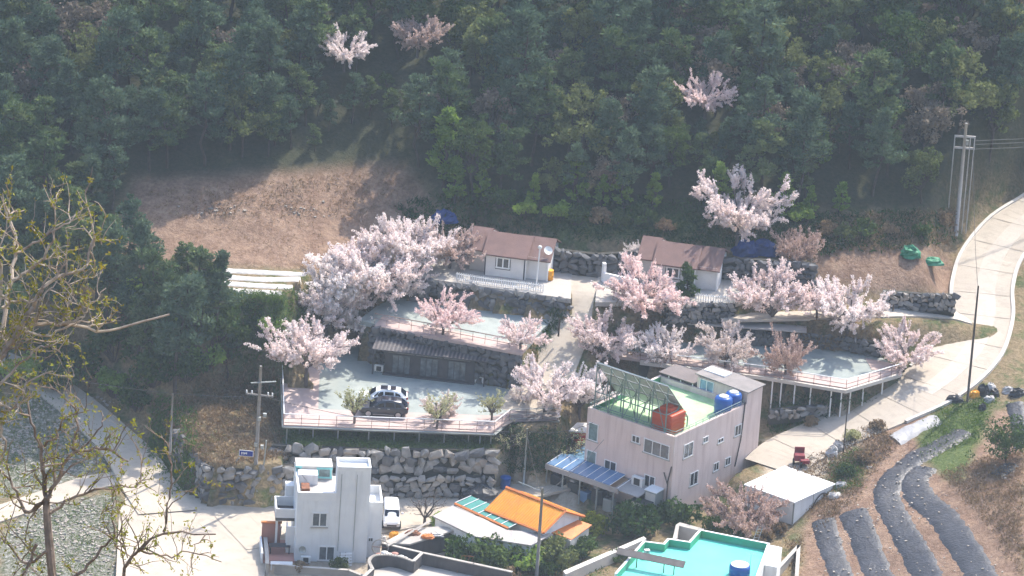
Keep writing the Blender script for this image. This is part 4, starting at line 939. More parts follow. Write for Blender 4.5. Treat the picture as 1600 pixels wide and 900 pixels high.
# ------------------------------------------------------------------ orange roofed house and its lean-tos
ra, rb = np.array(S3(791, 762, 4.3)), np.array(S3(883, 798, 4.3)); d_ = (rb - ra)[:2]; L = np.linalg.norm(d_); d_ /= L; AO = math.atan2(d_[1], d_[0]); nr = np.array([d_[1], -d_[0]])
r = root("orange_house", (ra[0], ra[1], 0), "small house with orange ribbed gable roof", "house")
hw_ = 2.9; FO = fr(ra[:2] + nr * hw_, AO)
mb = MB().prism(rect(FO, .3, L - .35, .35, 2 * hw_ - .35), -.3, 2.95)
for s_ in (.3, L - .35): mb.add([at3(FO, s_, .35, 2.95), at3(FO, s_, 2 * hw_ - .35, 2.95), at3(FO, s_, hw_, 4.15)], [[0, 1, 2]])
mb.build("wall", 'white_wall', r)
for sd in (0, 1):
    y0, y1 = (0, hw_) if sd == 0 else (2 * hw_, hw_)
    P = [at3(FO, 0, y0, 2.95), at3(FO, L, y0, 2.95), at3(FO, L, y1, 4.3), at3(FO, 0, y1, 4.3)]
    if sd: P = P[::-1]
    rf = MB().add([*P, *[q - [0, 0, .12] for q in P]], [[0, 1, 2, 3], [7, 6, 5, 4], [4, 5, 1, 0], [5, 6, 2, 1], [6, 7, 3, 2], [7, 4, 0, 3]]).build("roof", 'orange_roof', r)
    for i in range(26):
        s_ = .04 + i * (L - .14) / 25; MB().bar(at3(FO, s_ + .04, y0, 2.98), at3(FO, s_ + .04, y1 + (-.1 if not sd else .1), 4.25 if not sd else 4.25), .07).build("rib", 'orange_roof', rf)
MB().bar(at3(FO, -.03, hw_, 4.33), at3(FO, L + .03, hw_, 4.33), .22).build("ridge_cap", 'orange_rust', r)
mb = MB()
for y0 in (0, 2 * hw_): mb.bar(at3(FO, L + .02, y0, 2.92), at3(FO, L + .02, hw_, 4.27), .18)
mb.bar(at3(FO, 0, -.02, 2.9), at3(FO, L, -.02, 2.9), .16).build("eave_trim", 'orange_rust', r)
def roof_sheet(nm, pts, m, parent, th=.08):
    P = [np.array(S3(*p)) for p in pts]; n_ = len(P); a_ = sum(P[i][0] * P[(i + 1) % n_][1] - P[(i + 1) % n_][0] * P[i][1] for i in range(n_))
    if a_ < 0: P = P[::-1]
    return MB().add([*[q - [0, 0, th] for q in P], *P], [list(range(n_))[::-1], list(range(n_, 2 * n_))] + [[i, (i + 1) % n_, n_ + (i + 1) % n_, n_ + i] for i in range(n_)]).build(nm, m, parent)
r2 = root("green_lean_to", (*S(760,815,0), 0), "green translucent sheet roof with white battens beside orange roof", "lean-to")
G4 = [(736,775,3.1),(711,786,2.7),(795,825,2.6),(822,811,3.0)]; roof_sheet("roof", G4, 'green_sheet', r2)
Pg = [np.array(S3(*p)) + [0, 0, .04] for p in G4]
for i in range(8):
    f_ = i / 7; MB().bar(Pg[0] + (Pg[3] - Pg[0]) * f_, Pg[1] + (Pg[2] - Pg[1]) * f_, .07).build("batten", 'white_paint', r2)
for p in Pg[1:3]: MB().bar((p[0], p[1], -.1), p - [0, 0, .1], .12).build("post", 'steel', r2)
MB().bar(Pg[1] - [0, 0, .1], Pg[2] - [0, 0, .1], .2).build("gutter", 'orange_rust', r2)
r2 = root("grey_outbuilding", (*S(740,840,0), 0), "low outbuilding with pale grey flat roof before the green sheets", "outbuilding")
G5 = [(676,806,2.5),(708,789,2.5),(792,828,2.5),(864,834,2.5),(830,852,2.5),(742,838,2.5)]; roof_sheet("roof", G5, 'grey_roof', r2, .14)
MB().prism(inset([tuple(S(u, v, z)) for u, v, z in G5], .2), -.3, 2.35).build("wall", 'white_wall', r2)
r2 = root("rust_lean_to", (*S(880,840,0), 0), "small rust-orange sheet roof under the white gable", "lean-to")
roof_sheet("roof", [(852,829,2.5),(902,812,2.6),(925,820,2.1),(893,843,2.0)], 'orange_rust', r2)
MB().prism(inset(poly([(852,829),(902,812),(925,820),(893,843)], 2.2), .2), -.3, 1.95).build("wall", 'cream_wall', r2)
# crumpled black tarpaulin heap and blue chair-like barrel by the road
def heap(name, u, v, size, m, label, cat, seed, z=None, group=None):
    c = np.array(ground(u, v)) if z is None else np.array(S3(u, v, z)); rr = np.random.default_rng(seed); mb = MB(); N, K = 14, 6
    for k_ in range(K):
        for i in range(N):
            t_ = 2 * math.pi * i / N; f_ = 1 - k_ / (K - 1); q_ = (0.35 + .65 * f_ ** .6) if k_ < K - 1 else .12
            rj = q_ * rr.uniform(.8, 1.2); zz = size[2] * (1 - f_ ** 1.4) * rr.uniform(.8, 1.15)
            mb.V.append((c[0] + size[0] / 2 * rj * math.cos(t_), c[1] + size[1] / 2 * rj * math.sin(t_), c[2] - .1 + zz))
    for k_ in range(K - 1):
        for i in range(N): mb.F.append([k_ * N + i, k_ * N + (i + 1) % N, (k_ + 1) * N + (i + 1) % N, (k_ + 1) * N + i])
    mb.F.append([(K - 1) * N + i for i in range(N)])
    return one(name, mb, m, label, cat, group)
heap("tarp_heap", 750, 783, (3.8, 3.2, 1.6), 'black_tarp', "crumpled black tarpaulin over a heap by the road bend", "tarp", 3, .2)
c = np.array(S3(789,764,.4)); r2 = root("blue_bin", tuple(c), "bright blue plastic bin behind the orange roof", "bin"); MB().lathe(tuple(c), [(.42, 0), (.48, .5), (.5, 1.1), (.53, 1.15)], 14).build("body", 'blue_plastic', r2, smooth=True); MB().lathe(tuple(c + [0, 0, 1.15]), [(.54, 0), (.5, .1), (.1, .2)], 14).build("lid", 'blue_plastic', r2)

# ------------------------------------------------------------------ white box shed with pipe
a = np.array(S(1241, 784, 3.2)); b_ = np.array(S(1302, 756, 3.2)); c_ = np.array(S(1200, 752, 3.2)); ang = math.atan2(*(b_ - a)[::-1]); FX = fr(a, ang); W = np.linalg.norm(b_ - a)
D_ = 5.6; gz = 1.0
r = root("white_shed", (a[0], a[1], gz), "white panel shed with slightly sloping bright roof", "shed")
MB().prism(rect(FX, 0, W, 0, D_), gz - .8, 3.1).build("wall", 'white_wall', r)
MB().prism(rect(FX, -.15, W + .15, -.15, D_ + .15), 3.1, 3.22).build("roof", 'white_paint', r)
for s_ in (W * .5,): MB().prism(rect(FX, s_ - .03, s_ + .03, -.03, .0), gz - .5, 3.1).build("seam", 'steel', r)
MB().prism(rect(FX, -.05, .05, -.05, .05), gz - .8, 3.1).build("corner_post", 'steel', r)
mb = MB(); P = [at3(FX, W * .42 + (W * .5) * (i / 12), -.12, gz + .1 + 1.7 * math.sin(math.pi * min(1, .08 + .75 * i / 12))) for i in range(13)]
one("black_hose", MB().tube(P, .06), 'iron_dark', "black hose arching against the white shed wall", "hose")
heap("blue_tarp", 1193, 810, (1.7, 1.3, .8), 'blue_tarp', "small blue tarp bundle at the white shed's left foot", "tarp", 9)

# ------------------------------------------------------------------ low concrete yard, pots, sheds at the bottom edge
WALLM = 'concrete_dark'
yw = root("yard_wall", (*S(600,880,0), -.2), "dark concrete yard wall with a rounded end and pale coping", "wall")
def wall_path(parent, rows, z1, th=.22, m=WALLM, cap='concrete', z0=-.4):
    P = smooth_line([S(u, v, z1) for u, v in rows], 5) if len(rows) > 4 else [S(u, v, z1) for u, v in rows]
    mb = MB(); mc = MB()
    for a_, b2 in zip(P[:-1], P[1:]):
        d2 = (b2 - a_) / (np.linalg.norm(b2 - a_) + 1e-9); n2 = np.array([-d2[1], d2[0]]); e_ = d2 * .04
        mb.prism([a_ - n2 * th / 2 - e_, b2 - n2 * th / 2 + e_, b2 + n2 * th / 2 + e_, a_ + n2 * th / 2 - e_], z0, z1 - .08)
        mc.prism([a_ - n2 * th * .7 - e_, b2 - n2 * th * .7 + e_, b2 + n2 * th * .7 + e_, a_ + n2 * th * .7 - e_], z1 - .08, z1)
    mb.build("wall", m, parent); mc.build("coping", cap, parent)
wall_path(yw, [(582,888),(577,876),(584,868),(603,866),(625,869),(646,876)], 1.8)
wall_path(yw, [(646,876),(660,863)], 1.81)
wall_path(yw, [(598,848),(660,863),(740,880),(800,893)], 1.8)
wall_path(yw, [(582,888),(560,908)], 1.8)
slab("yard_floor", poly([(585,890),(640,880),(660,866),(800,893),(800,930),(580,930)], .6), .6, 'concrete', .9)
for i, (u, v) in enumerate([(591,876),(600,875),(607,878),(616,877),(626,879),(632,881)]):
    c = np.array(S3(u, v + 2, .62)); r = root("clay_jar", tuple(c), ["leftmost clay jar in the rounded yard corner", "second clay jar from the rounded yard end", "third clay jar from the rounded yard end", "fourth clay jar in the yard row", "fifth clay jar in the yard row, by the wall", "last clay jar of the row nearest the yard opening"][i], "jar", "jars in the rounded yard corner")
    k_ = random.uniform(.85, 1.15); MB().lathe(tuple(c), [(.2 * k_, 0), (.34 * k_, .25), (.36 * k_, .5), (.26 * k_, .75 * k_)], 12).build("jar_body", 'terracotta_pot', r, smooth=True)
    MB().lathe(tuple(c + [0, 0, .75 * k_]), [(.3 * k_, 0), (.31 * k_, .06), (.05, .16)], 12).build("lid", 'white_plastic' if i % 3 else 'salmon', r, smooth=True)
r = root("low_store", (*S(640,848,0), 0), "low store with cluttered cement roof below the parked van", "store")
G6 = [(598,848,1.7),(640,826,1.8),(690,822,2.0),(718,826,2.0),(640,850,1.6)]; roof_sheet("roof", G6, 'concrete', r, .15)
MB().prism(inset([tuple(S(u, v, z)) for u, v, z in G6], .15), -.4, 1.5).build("wall", 'concrete_dark', r)
a = np.array(S3(605,853,1.9)); b_ = np.array(S3(672,814,2.3)); one("timber_beam", MB().bar(a, b_, .2), 'concrete', "long pale beam lying up to the grey outbuilding roof", "beam")
for i, (u, v, m_, l_, sz) in enumerate([(616,838,'yellow_plastic',"orange cloth heap in front of the white van",(1.1,.8,.6)),(597,846,'white_film',"white bundle beside the white house corner",(1.0,.7,.7)),(645,833,'rust',"rusty scrap pile on the cement roof",(1.5,1,.4)),(668,838,'orange_rust',"orange sheet scrap on the cement roof edge",(1.3,.8,.3)),(682,835,'white_film',"white sheet lying on the cement roof edge",(1.4,.9,.3)),(586,836,'maroon',"dark red scrap beside the white house corner",(.8,.6,.6))]):
    heap("scrap_pile", u, v, sz, m_, l_, "scrap", 40 + i, 1.9 if i in (2, 3, 4) else .1)
r = root("rusty_rack", (*S(725,884,.6), .6), "rusty metal drying rack in the concrete yard", "rack")
a = np.array(S3(714,895,.6))
for i in range(4): MB().tube([a + [i * .35, 0, 0], a + [i * .35 + .35, .5, 1.5]], .03).build("strut", 'rust', r)
MB().tube([a + [.35, .5, 1.5], a + [1.4, .5, 1.5]], .03).build("cross_bar", 'rust', r)
r = root("metal_ring", (*S(592,853,1.6), .4), "big upright rusty ring by the yard wall", "ring")
c = np.array(S3(594,856,1.5)); MB().tube([c + [.75 * math.cos(t_), .15, .75 * math.sin(t_)] for t_ in np.linspace(0, 2 * math.pi, 25)], .06).build("hoop", 'concrete', r); MB().tube([c + [-.7, .15, 0], c + [.7, .15, 0]], .03).build("spoke", 'rust', r)
for i, (rows, z, l_) in enumerate([([(418,880),(414,830),(438,822)], .8, "low pale wall along the road left of the white house"), ([(430,880),(470,885),(545,890),(600,912)], .6, "stained garden wall at the foot of the white house"), ([(1215,888),(1248,852),(1245,900)], 1.4, "dark yard wall right of the turquoise house")]):
    r = root("garden_wall", (*S(*rows[0], 0), -.3), l_, "wall"); wall_path(r, rows, z, .25, 'concrete', 'concrete')
# garden boxes at the white house corner
r = root("white_frame_bench", (*S(440,885,0), -.2), "white painted frame bench outside the salmon porch", "bench")
a = np.array(S3(424,882,.5))
for i in range(3): MB().box(a + [.9, .25 * i, .1], (2.0, .16, .05), rad(6)).build("slat", 'white_paint', r)
for dx in (0, 1.8):
    for dy in (0, .5): MB().box(a + [dx, dy, -.25], (.08, .08, .6)).build("leg", 'white_paint', r)

# ------------------------------------------------------------------ cars
def car(name, c, rz, paint, label, L=4.7, Wd=1.86, Hh=1.68, van=False):
    r = root(name, c, label, "van" if van else "car", rz=rz)
    if van: st = [(-L/2, .55, .95, .80), (-L/2 + .12, .32, 1.85, .86), (-.4, .28, 1.95, .90), (L*.18, .28, 1.95, .90), (L*.30, .28, 1.72, .9), (L*.37, .28, 1.28, .9), (L*.46, .3, 1.0, .86), (L/2, .42, .75, .74)]
    else: st = [(-L/2, .55, 1.02, .78), (-L/2 + .13, .38, 1.14, .90), (-L*.36, .30, 1.16, .97), (-L*.15, .28, 1.10, 1.0), (L*.10, .28, 1.05, 1.0), (L*.24, .28, 1.02, .99), (L*.38, .3, .94, .95), (L/2 - .12, .36, .80, .86), (L/2, .48, .68, .72)]
    mb = MB(); K = 10
    for x, z0, z1, wf in st:
        hw = Wd / 2 * wf
        sec = [(0, z0), (hw * .85, z0), (hw * .98, z0 + .12), (hw, z0 + (z1 - z0) * .45), (hw * (.97 if not van else .95), z1 - (z1 - z0) * .2), (hw * (.92 if not van else .86), z1 - .05), (hw * .7, z1), (0, z1 + .02)]
        full = [(y, z) for y, z in sec] + [(-y, z) for y, z in sec[::-1][1:-1]]
        mb.V += [(x, y, z) for y, z in full]; K = len(full)
    for i in range(len(st) - 1):
        for j in range(K): mb.F.append([i * K + j, (i + 1) * K + j, (i + 1) * K + (j + 1) % K, i * K + (j + 1) % K])
    mb.F.append(list(range(K))); mb.F.append([(len(st) - 1) * K + j for j in range(K)][::-1])
    bd = mb.build("body", paint, r, smooth=True, local=True); md = bd.modifiers.new("sub", 'SUBSURF'); md.levels = 2; md.render_levels = 2
    if not van:
        g = MB(); T = [(-L*.455, 1.06, .80, 1.12, .76), (-L*.34, 1.06, .88, Hh - .10, .70), (-L*.12, 1.02, .91, Hh, .70), (L*.06, 1.0, .92, Hh - .03, .70), (L*.145, 1.0, .92, Hh - .2, .72), (L*.29, .98, .88, 1.04, .82)]
        for x, z0, w0, z1, w1 in T:
            a0, a1 = Wd / 2 * w0, Wd / 2 * w1; g.V += [(x, -a0, z0), (x, -a1 * .99, z1 - .06), (x, -a1 * .86, z1), (x, a1 * .86, z1), (x, a1 * .99, z1 - .06), (x, a0, z0)]
        for i in range(len(T) - 1):
            for j in range(5): g.F.append([i * 6 + j, i * 6 + j + 1, (i + 1) * 6 + j + 1, (i + 1) * 6 + j])
        g.F += [[0, 1, 2, 3, 4, 5][::-1], [(len(T) - 1) * 6 + j for j in range(6)]]
        g.build("cabin_roof", paint, r, smooth=True, local=True)
        for sd in (-1, 1):
            def sidep(x, f_):   # point on the side of the cabin at height fraction f_
                X = [q[0] for q in T]; z0, w0, z1, w1 = (np.interp(x, X, [q[k2] for q in T]) for k2 in (1, 2, 3, 4))
                return (x, sd * (Wd / 2 * (w0 + (w1 * .99 - w0) * f_) + .012), z0 + (z1 - .06 - z0) * f_)
            for x0, x1 in ((-L*.36, -L*.24), (-L*.22, -L*.03), (-L*.01, L*.2)):
                b0, b1 = sidep(x0, .12), sidep(x1, .12); t0, t1 = sidep(x0 + .05, .86), sidep(min(x1, L*.115), .86)
                if x0 < -L*.3: t0 = sidep(x0 + .12, .55)
                P = [b0, b1, t1, t0]; P = P if sd < 0 else P[::-1]
                MB().add(P, [[0, 1, 2, 3]]).build("side_window", 'car_glass', r, local=True)
        a0 = Wd / 2
        MB().add([(L*.285, -a0*.8, 1.06), (L*.285, a0*.8, 1.06), (L*.15, a0*.62, Hh - .2 + .015), (L*.15, -a0*.62, Hh - .2 + .015)], [[0, 1, 2, 3]]).build("windscreen", 'car_glass', r, local=True)
        MB().add([(-L*.462, a0*.7, 1.15), (-L*.462, -a0*.7, 1.15), (-L*.352, -a0*.6, Hh - .1), (-L*.352, a0*.6, Hh - .1)], [[0, 1, 2, 3]]).build("rear_window", 'car_glass', r, local=True)
        MB().add([(L*.06, -a0*.55, Hh + .003), (L*.06, a0*.55, Hh + .003), (-L*.25, a0*.55, Hh - .015), (-L*.25, -a0*.55, Hh - .015)], [[0, 1, 2, 3]]).build("sunroof", 'car_glass', r, local=True)
        for x in (-L*.1, L*.09):
            for sd in (-1, 1): MB().box((x, sd * (Wd/2 + .005), .95), (.22, .05, .05)).build("door_handle", 'rim', r, local=True)
        for sd in (-1, 1): MB().box((0, sd * (Wd/2 + .0), .36), (L*.42, .05, .06)).build("sill_trim", 'rim', r, local=True)
        for sd in (-1, 1): MB().bar((-L*.3, sd*a0*.62, Hh), (L*.04, sd*a0*.62, Hh + .03), .05).build("roof_rail", 'rim', r, local=True)
    else:
        a0 = Wd / 2
        MB().add([(L*.372, -a0*.78, 1.31), (L*.372, a0*.78, 1.31), (L*.275, a0*.74, 1.80), (L*.275, -a0*.74, 1.80)], [[0, 1, 2, 3]]).build("windscreen", 'car_glass', r, local=True)
        for sd in (-1, 1):
            for x0, x1 in ((-L*.42, -L*.16), (-L*.13, L*.08), (L*.11, L*.28)):
                P = [(x0, sd * a0 * .905, 1.22), (x1, sd * a0 * .905, 1.22), (x1 - .08, sd * a0 * .85, 1.72), (x0 + .04, sd * a0 * .85, 1.72)]; P = P if sd < 0 else P[::-1]
                MB().add(P, [[0, 1, 2, 3]]).build("side_window", 'car_glass', r, local=True)
        MB().box((L/2 - .02, 0, .62), (.06, .9, .16)).build("grille", 'iron_dark', r, local=True)
        MB().box((L/2 - .03, 0, .45), (.1, Wd*.8, .1)).build("bumper", 'iron_dark', r, local=True)
    for sd in (-1, 1):
        MB().box((L/2 - .16, sd * Wd * .34, .74 if not van else .78), (.3, .3, .14), sd * -.35).build("headlight", 'lamp_glass', r, local=True, bevel=.03)
        MB().box((-L/2 + .1, sd * Wd * .38, .98), (.16, .2, .2), sd * .3).build("tail_light", 'tail_red', r, local=True, bevel=.03)
        mb = MB().box((L*.2, sd * (Wd/2 + .12), 1.08 if not van else 1.3), (.14, .24, .16)); mb.build("mirror", paint, r, local=True, bevel=.03)
        for x in (L*.30, -L*.295):
            wv_ = MB()
            ring = [(.25, -.1), (.34, -.11), (.36, -.05), (.36, .05), (.34, .11), (.25, .1)]; N = 20
            for q_, y_ in ring: wv_.V += [(x + q_ * math.cos(2*math.pi*j/N), sd * (Wd/2 - .1) + y_, .36 + q_ * math.sin(2*math.pi*j/N)) for j in range(N)]
            for i in range(len(ring) - 1):
                for j in range(N): wv_.F.append([i*N + j, i*N + (j+1) % N, (i+1)*N + (j+1) % N, (i+1)*N + j])
            wh = wv_.build("wheel", 'tyre', r, local=True, smooth=True); ORG[wh.name] = np.zeros(3)
            rm = MB(); yo = sd * (Wd/2 - .1) + sd * .09
            rm.V.append((x, yo, .36)); rm.V += [(x + .25 * math.cos(2*math.pi*j/20), yo, .36 + .25 * math.sin(2*math.pi*j/20)) for j in range(20)]
            for j in range(20): rm.F.append([0, 1 + j, 1 + (j + 1) % 20])
            rm.build("rim", 'rim', wh, local=True)
    return r
x, y = S(599, 647, 6); car("suv", (x, y - .1, 6.0), rad(180 + 1), 'car_dark', "dark charcoal SUV parked in front of a white one")
x, y = S(598, 631, 6); car("suv", (x, y, 6.0), rad(180 + 1), 'car_white', "white SUV with dark roof glass parked behind the charcoal one")
x, y = S(609, 829, 0); car("van", (x, y + 2.0, 0.0), rad(-90 + 4), 'car_white', "white van facing the camera on the village road", L=4.6, Wd=1.75, van=True)

# ------------------------------------------------------------------ red booth, tractor cart, sacks
a = S(866, 700, 2.2); ang = rad(3); Fk = fr(a, ang); z0 = float(H(a[0], a[1])) ; z0 = 2.0
r = root("red_booth", (a[0], a[1], z0 - .3), "red and blue booth with white roof and two pale panels", "booth")
MB().prism(rect(Fk, 0, 3.3, 0, 1.8), z0 - 1.5, z0 + 2.0).build("wall", 'red_paint', r)
MB().prism(rect(Fk, -.1, 3.4, -.3, 1.9), z0 + 2.0, z0 + 2.15).build("roof", 'white_paint', r)
window(r, Fk, .15, 2.3, z0 + 1.2, z0 + 1.85, 3, 'window_glass', 'red_paint', sill=False)
for s_ in (.25, 1.35): MB().prism(rect(Fk, s_, s_ + .75, -.05, -.002), z0 + .1, z0 + .85).build("panel", 'white_plastic', r)
MB().prism(rect(Fk, 2.6, 3.3, -.04, -.001), z0 + .2, z0 + .9).build("panel", 'blue_plastic', r)
a = np.array(ground(1248, 728)); r = root("red_cultivator", tuple(a), "small dark red cultivator cart on the sandy yard", "cultivator")
a[2] += .05
MB().box(a + [0, .2, .75], (1.0, .8, .6), .1).build("tray", 'maroon', r, bevel=.06); MB().box(a + [0, .75, 1.2], (.95, .12, .7), .1).build("backboard", 'maroon', r, bevel=.03)
MB().box(a + [.5, -.35, .55], (.9, .6, .4), .25).build("engine_cover", 'maroon', r, bevel=.1)
for dx, dy in ((-.5, .1), (.55, .1), (.2, -.6)):
    w_ = MB().lathe((0, 0, -.1), [(.2, 0), (.33, .02), (.34, .18), (.2, .2)], 14).build("wheel", 'tyre', r, local=True); w_.location = (dx, dy, .36); w_.rotation_euler = (0, rad(90), 0)
MB().tube([a + [.9, -.5, .8], a + [1.4, -.8, 1.1]], .03).tube([a + [.9, -.2, .8], a + [1.4, -.4, 1.1]], .03).build("handlebar", 'iron_dark', r)
for i, (u, v, sz, m_, l_) in enumerate([(1300,712,(1.3,1.1,1.0),'white_film',"white feed sack nearest the sandy yard"),(1308,706,(1.2,1.0,1.1),'silver_sheet',"grey sack piled behind the white feed sack"),
        (1523,620,(1.2,.9,.7),'yellow_plastic',"orange bag lying by the brown pole"),(1536,618,(1.3,1.0,1.1),'black_tarp',"dark bag beside the orange bag"),(1548,612,(1.1,1.0,.9),'white_film',"white bag on top of the dark bags"),
        (1546,626,(1.2,.9,.6),'white_film',"white bag lying in front of the dark bag"),(1553,619,(1.1,.9,.8),'black_tarp',"dark bag at the right end of the bag pile"),(1493,628,(1.9,1.1,.7),'black_tarp',"folded black plastic at the foot of the brown pole"),
        (1304,776,(1.5,1.2,.5),'white_film',"pale rubbish heap right of the white shed"),(1314,762,(1.4,1,.6),'silver_sheet',"grey rubbish heap above the white shed corner"),(1358,732,(.7,.5,.3),'white_film',"small white sheet lying in the grass below the mulch"),
        (1590,618,(1.6,1.2,.8),'black_tarp',"black plastic heap at the right edge by the field"),(1575,612,(1.2,1.0,.6),'white_film',"pale plastic heap beside the black heap at the edge"),
        (1535,640,(.8,.6,.7),'black_tarp',"small dark bucket-like bundle in the grass")]):
    heap("sack", u, v, sz, m_, l_, "sack", 60 + i, None)
heap("blue_tarp_heap", 694, 346, (2.6, 1.8, 1.1), 'blue_tarp', "blue tarp heap half behind the upper cherry blossom", "tarp", 21)
heap("blue_tarp_heap", 1163, 398, (2.6, 2.0, 1.5), 'blue_tarp', "wide blue tarp heap under the spiky cherry tree", "tarp", 22)
heap("blue_tarp_heap", 1195, 395, (2.6, 2.0, 1.4), 'blue_tarp', "blue tarp heap at the right end of the stone bank", "tarp", 23)
heap("green_net", 1422, 402, (2.2, 1.6, 1.1), 'green_tarp', "green netting bundle standing at the brown field's edge", "netting", 24)
heap("green_net", 1452, 412, (3.2, 1.4, .6), 'green_tarp', "flat green netting bundle beside the hill road", "netting", 25)
a = np.array(S3(1342,549,8.0)); r = root("stone_bench", tuple(a), "pale stone bench with curved arm on the upper parking", "bench")
MB().box(a + [0, 0, .5], (1.6, .9, .35), -.1).build("seat", 'road_edge', r, bevel=.06); MB().box(a + [-.5, 0, .17], (.3, .7, .34), -.1).build("leg", 'road_edge', r); MB().box(a + [.5, 0, .17], (.3, .7, .34), -.1).build("leg", 'road_edge', r)
MB().tube([a + [-.6, .2, .6], a + [-1.0, .3, 1.0], a + [-1.5, .5, 1.7]], .12).build("arm", 'road_edge', r)

# ------------------------------------------------------------------ poles and wires
def pole(name, u, v, top, z, label, m='pole_concrete', r0=.15, cat="utility pole", yellow=False):
    x, y = S(u, v, z); tx, ty, tz = x, y, z
    L_ = (v - top[1]) / (FOC / DIST * math.cos(PITCH))
    r = root(name, (x, y, z), label, cat)
    MB().tube([(x, y, z - .5), (x, y, z + L_ * .5), (x, y, z + L_)], [r0, r0 * .85, r0 * .65], 10).build("shaft", m, r, smooth=True)
    if yellow: MB().tube([(x, y, z + .05), (x, y, z + 1.6)], [r0 * 1.06, r0 * 1.03], 10).build("marker_band", 'yellow_paint', r)
    return r, np.array([x, y, z]), L_
r, p, L_ = pole("utility_pole", 397, 783, (412, 580), 0, "tall concrete utility pole with crossarm by the stone mound", yellow=True, r0=.2)
c = p + [0, 0, L_]
MB().box(p + [0, -.05, L_ - 2.9], (2.6, .12, .14), rad(-8)).build("crossarm", 'pole_concrete', r); MB().box(p + [.3, -.05, L_ - 1.6], (2.4, .1, .1), rad(18)).build("crossarm", 'steel', r)
for dx in (-1.2, -.7, .8, 1.2): MB().lathe(tuple(p + [dx, -.05 - dx * .14, L_ - 2.82]), [(.05, 0), (.09, .1), (.05, .2), (.07, .28)], 8).build("insulator", 'white_plastic', r)
for dz, dx in ((4.2, .1), (3.8, .6), (6.8, -.1), (7.0, .5)): MB().box(p + [dx, -.2, L_ - dz - 1.0], (.3, .3, .35)).build("junction_box", 'steel', r)
MB().tube([p + [.55, 0, -.2], p + [.85, 0, 6.2]], .07, 8).build("service_pipe", 'steel', r)
MB().tube([p + [-4.6, -.6, .2], p + [-1.6, .2, 4.2]], .08, 6).build("stay_tube", 'steel', r)
sg = np.array(S3(382, 713, 4.9)); sx = p[0] - 1.9; sgr = root("street_sign", (p[0] - 1.0, p[1] - .15, 4.9), "small blue street name plate on the concrete pole", "sign")
MB().box((p[0] - .95, p[1] - .25, 4.85), (1.25, .05, .5), rad(-3)).build("plate", 'sign_blue', sgr)
MB().box((p[0] - .95, p[1] - .22, 4.85), (1.35, .03, .6), rad(-3)).build("border", 'white_paint', sgr)
mb = MB()
for i, (dx, w_, h_) in enumerate([(-.42, .05, .26), (-.34, .12, .05), (-.27, .05, .26), (-.12, .16, .06), (-.12, .05, .24), (.02, .14, .06), (.05, .05, .2), (.27, .1, .14), (.4, .05, .14), (.36, .16, .04)]):
    mb.box((p[0] - .95 + dx, p[1] - .285 - dx * -.05, 4.87 + (.03 if i in (1, 5) else 0)), (w_, .02, h_), rad(-3))
mb.build("lettering", 'white_paint', sgr)
r, p, L_ = pole("utility_pole", 1494, 362, (1509, 190), 13.2, "pale utility pole with double crossarm and cables at the road bend", 'pole_pale', r0=.22)
for dz in (1.4, 2.6): MB().box(p + [0, -.05, L_ - dz], (2.1, .14, .2), 0).build("crossarm", 'pole_pale', r)
for dx in (-1.0, .55, .98): MB().tube([p + [dx, -.05, L_ - 1.3], p + [dx * .98, -.1, -.1]], .06, 5).build("down_cable", 'pole_pale', r)
MB().box(p + [.25, -.1, L_ - 2.0], (.3, .3, .5)).build("transformer", 'steel', r)
pw = p + [1.0, 0, L_ - 1.8]
for i, dz in enumerate((0, .5, .9)): one("power_line", MB().tube([p + [.9, 0, L_ - 2.7 + dz], p + [6, 3, L_ - 3.2 + dz], p + [14, 8, L_ - 2.0 + dz]], .03, 4), 'iron_dark', ["lowest cable leaving the road bend pole to the right", "middle cable leaving the road bend pole", "top cable leaving the road bend pole"][i], "cable", "cables from the road bend pole")
pole("utility_pole", 1511, 632, (1523, 450), 6.6, "dark brown wooden pole standing beside the hill road", 'pole_brown', .13)
pole("utility_pole", 818, 758, (830, 672), .6, "pale steel pole in front of the retaining wall's end", 'steel', .12)
r, p, L_ = pole("utility_pole", 838, 905, (850, 770), 0, "grey concrete pole rising through the shrubs by orange roof", r0=.17)
MB().tube([p + [-.2, 0, L_ - .3], p + [-2.2, 1.5, L_ - .2]], .05).build("bracket", 'steel', r)
pole("utility_pole", 266, 702, (268, 618), 3.0, "short grey post at the edge of the dry grass mound", 'pole_concrete', .12)
pole("utility_pole", 1318, 705, (1326, 620), 4.2, "thin grey post on the bank beside the sandy yard", 'pole_brown', .07, "post")
pole("gate_post", 873, 518, (877, 498), 10.0, "short dark post beside the ramp", 'pole_brown', .1, "post")
pole("gate_post", 1394, 497, (1399, 476), 9.9, "dark gate post on the white driveway", 'pole_brown', .1, "post")

def cable(a_, b2, sag, l_):
    a_, b2 = np.array(a_, float), np.array(b2, float); one("power_line", MB().tube([a_ + (b2 - a_) * f_ - [0, 0, 4 * sag * f_ * (1 - f_)] for f_ in np.linspace(0, 1, 13)], .022, 4), 'iron_dark', l_, "cable")
PA = np.array([*S(397, 783, 0), 0]); PB_ = np.array([*S(818, 758, .6), .6]); PC = np.array([*S(838, 905, 0), 0]); PD = np.array([*S(1511, 632, 6.6), 6.6]); PE = np.array([*S(1494, 362, 13.2), 13.2])
cable(PA + [.9, 0, 10.4], PB_ + [0, 0, 5.4], .8, "cable sagging from the crossarm pole to the steel pole")
cable(PA + [.2, 0, 9.0], (-17.5, -44.0, 6.8), .4, "service cable from the crossarm pole to the white house")
cable(PA + [-1.1, 0, 10.4], (-52, -30, 12), 1.2, "cable leaving the crossarm pole towards the left edge")
cable(PB_ + [0, 0, 5.5], (8.4, -27.4, 7.6), .5, "service cable from the steel pole to the pink building")
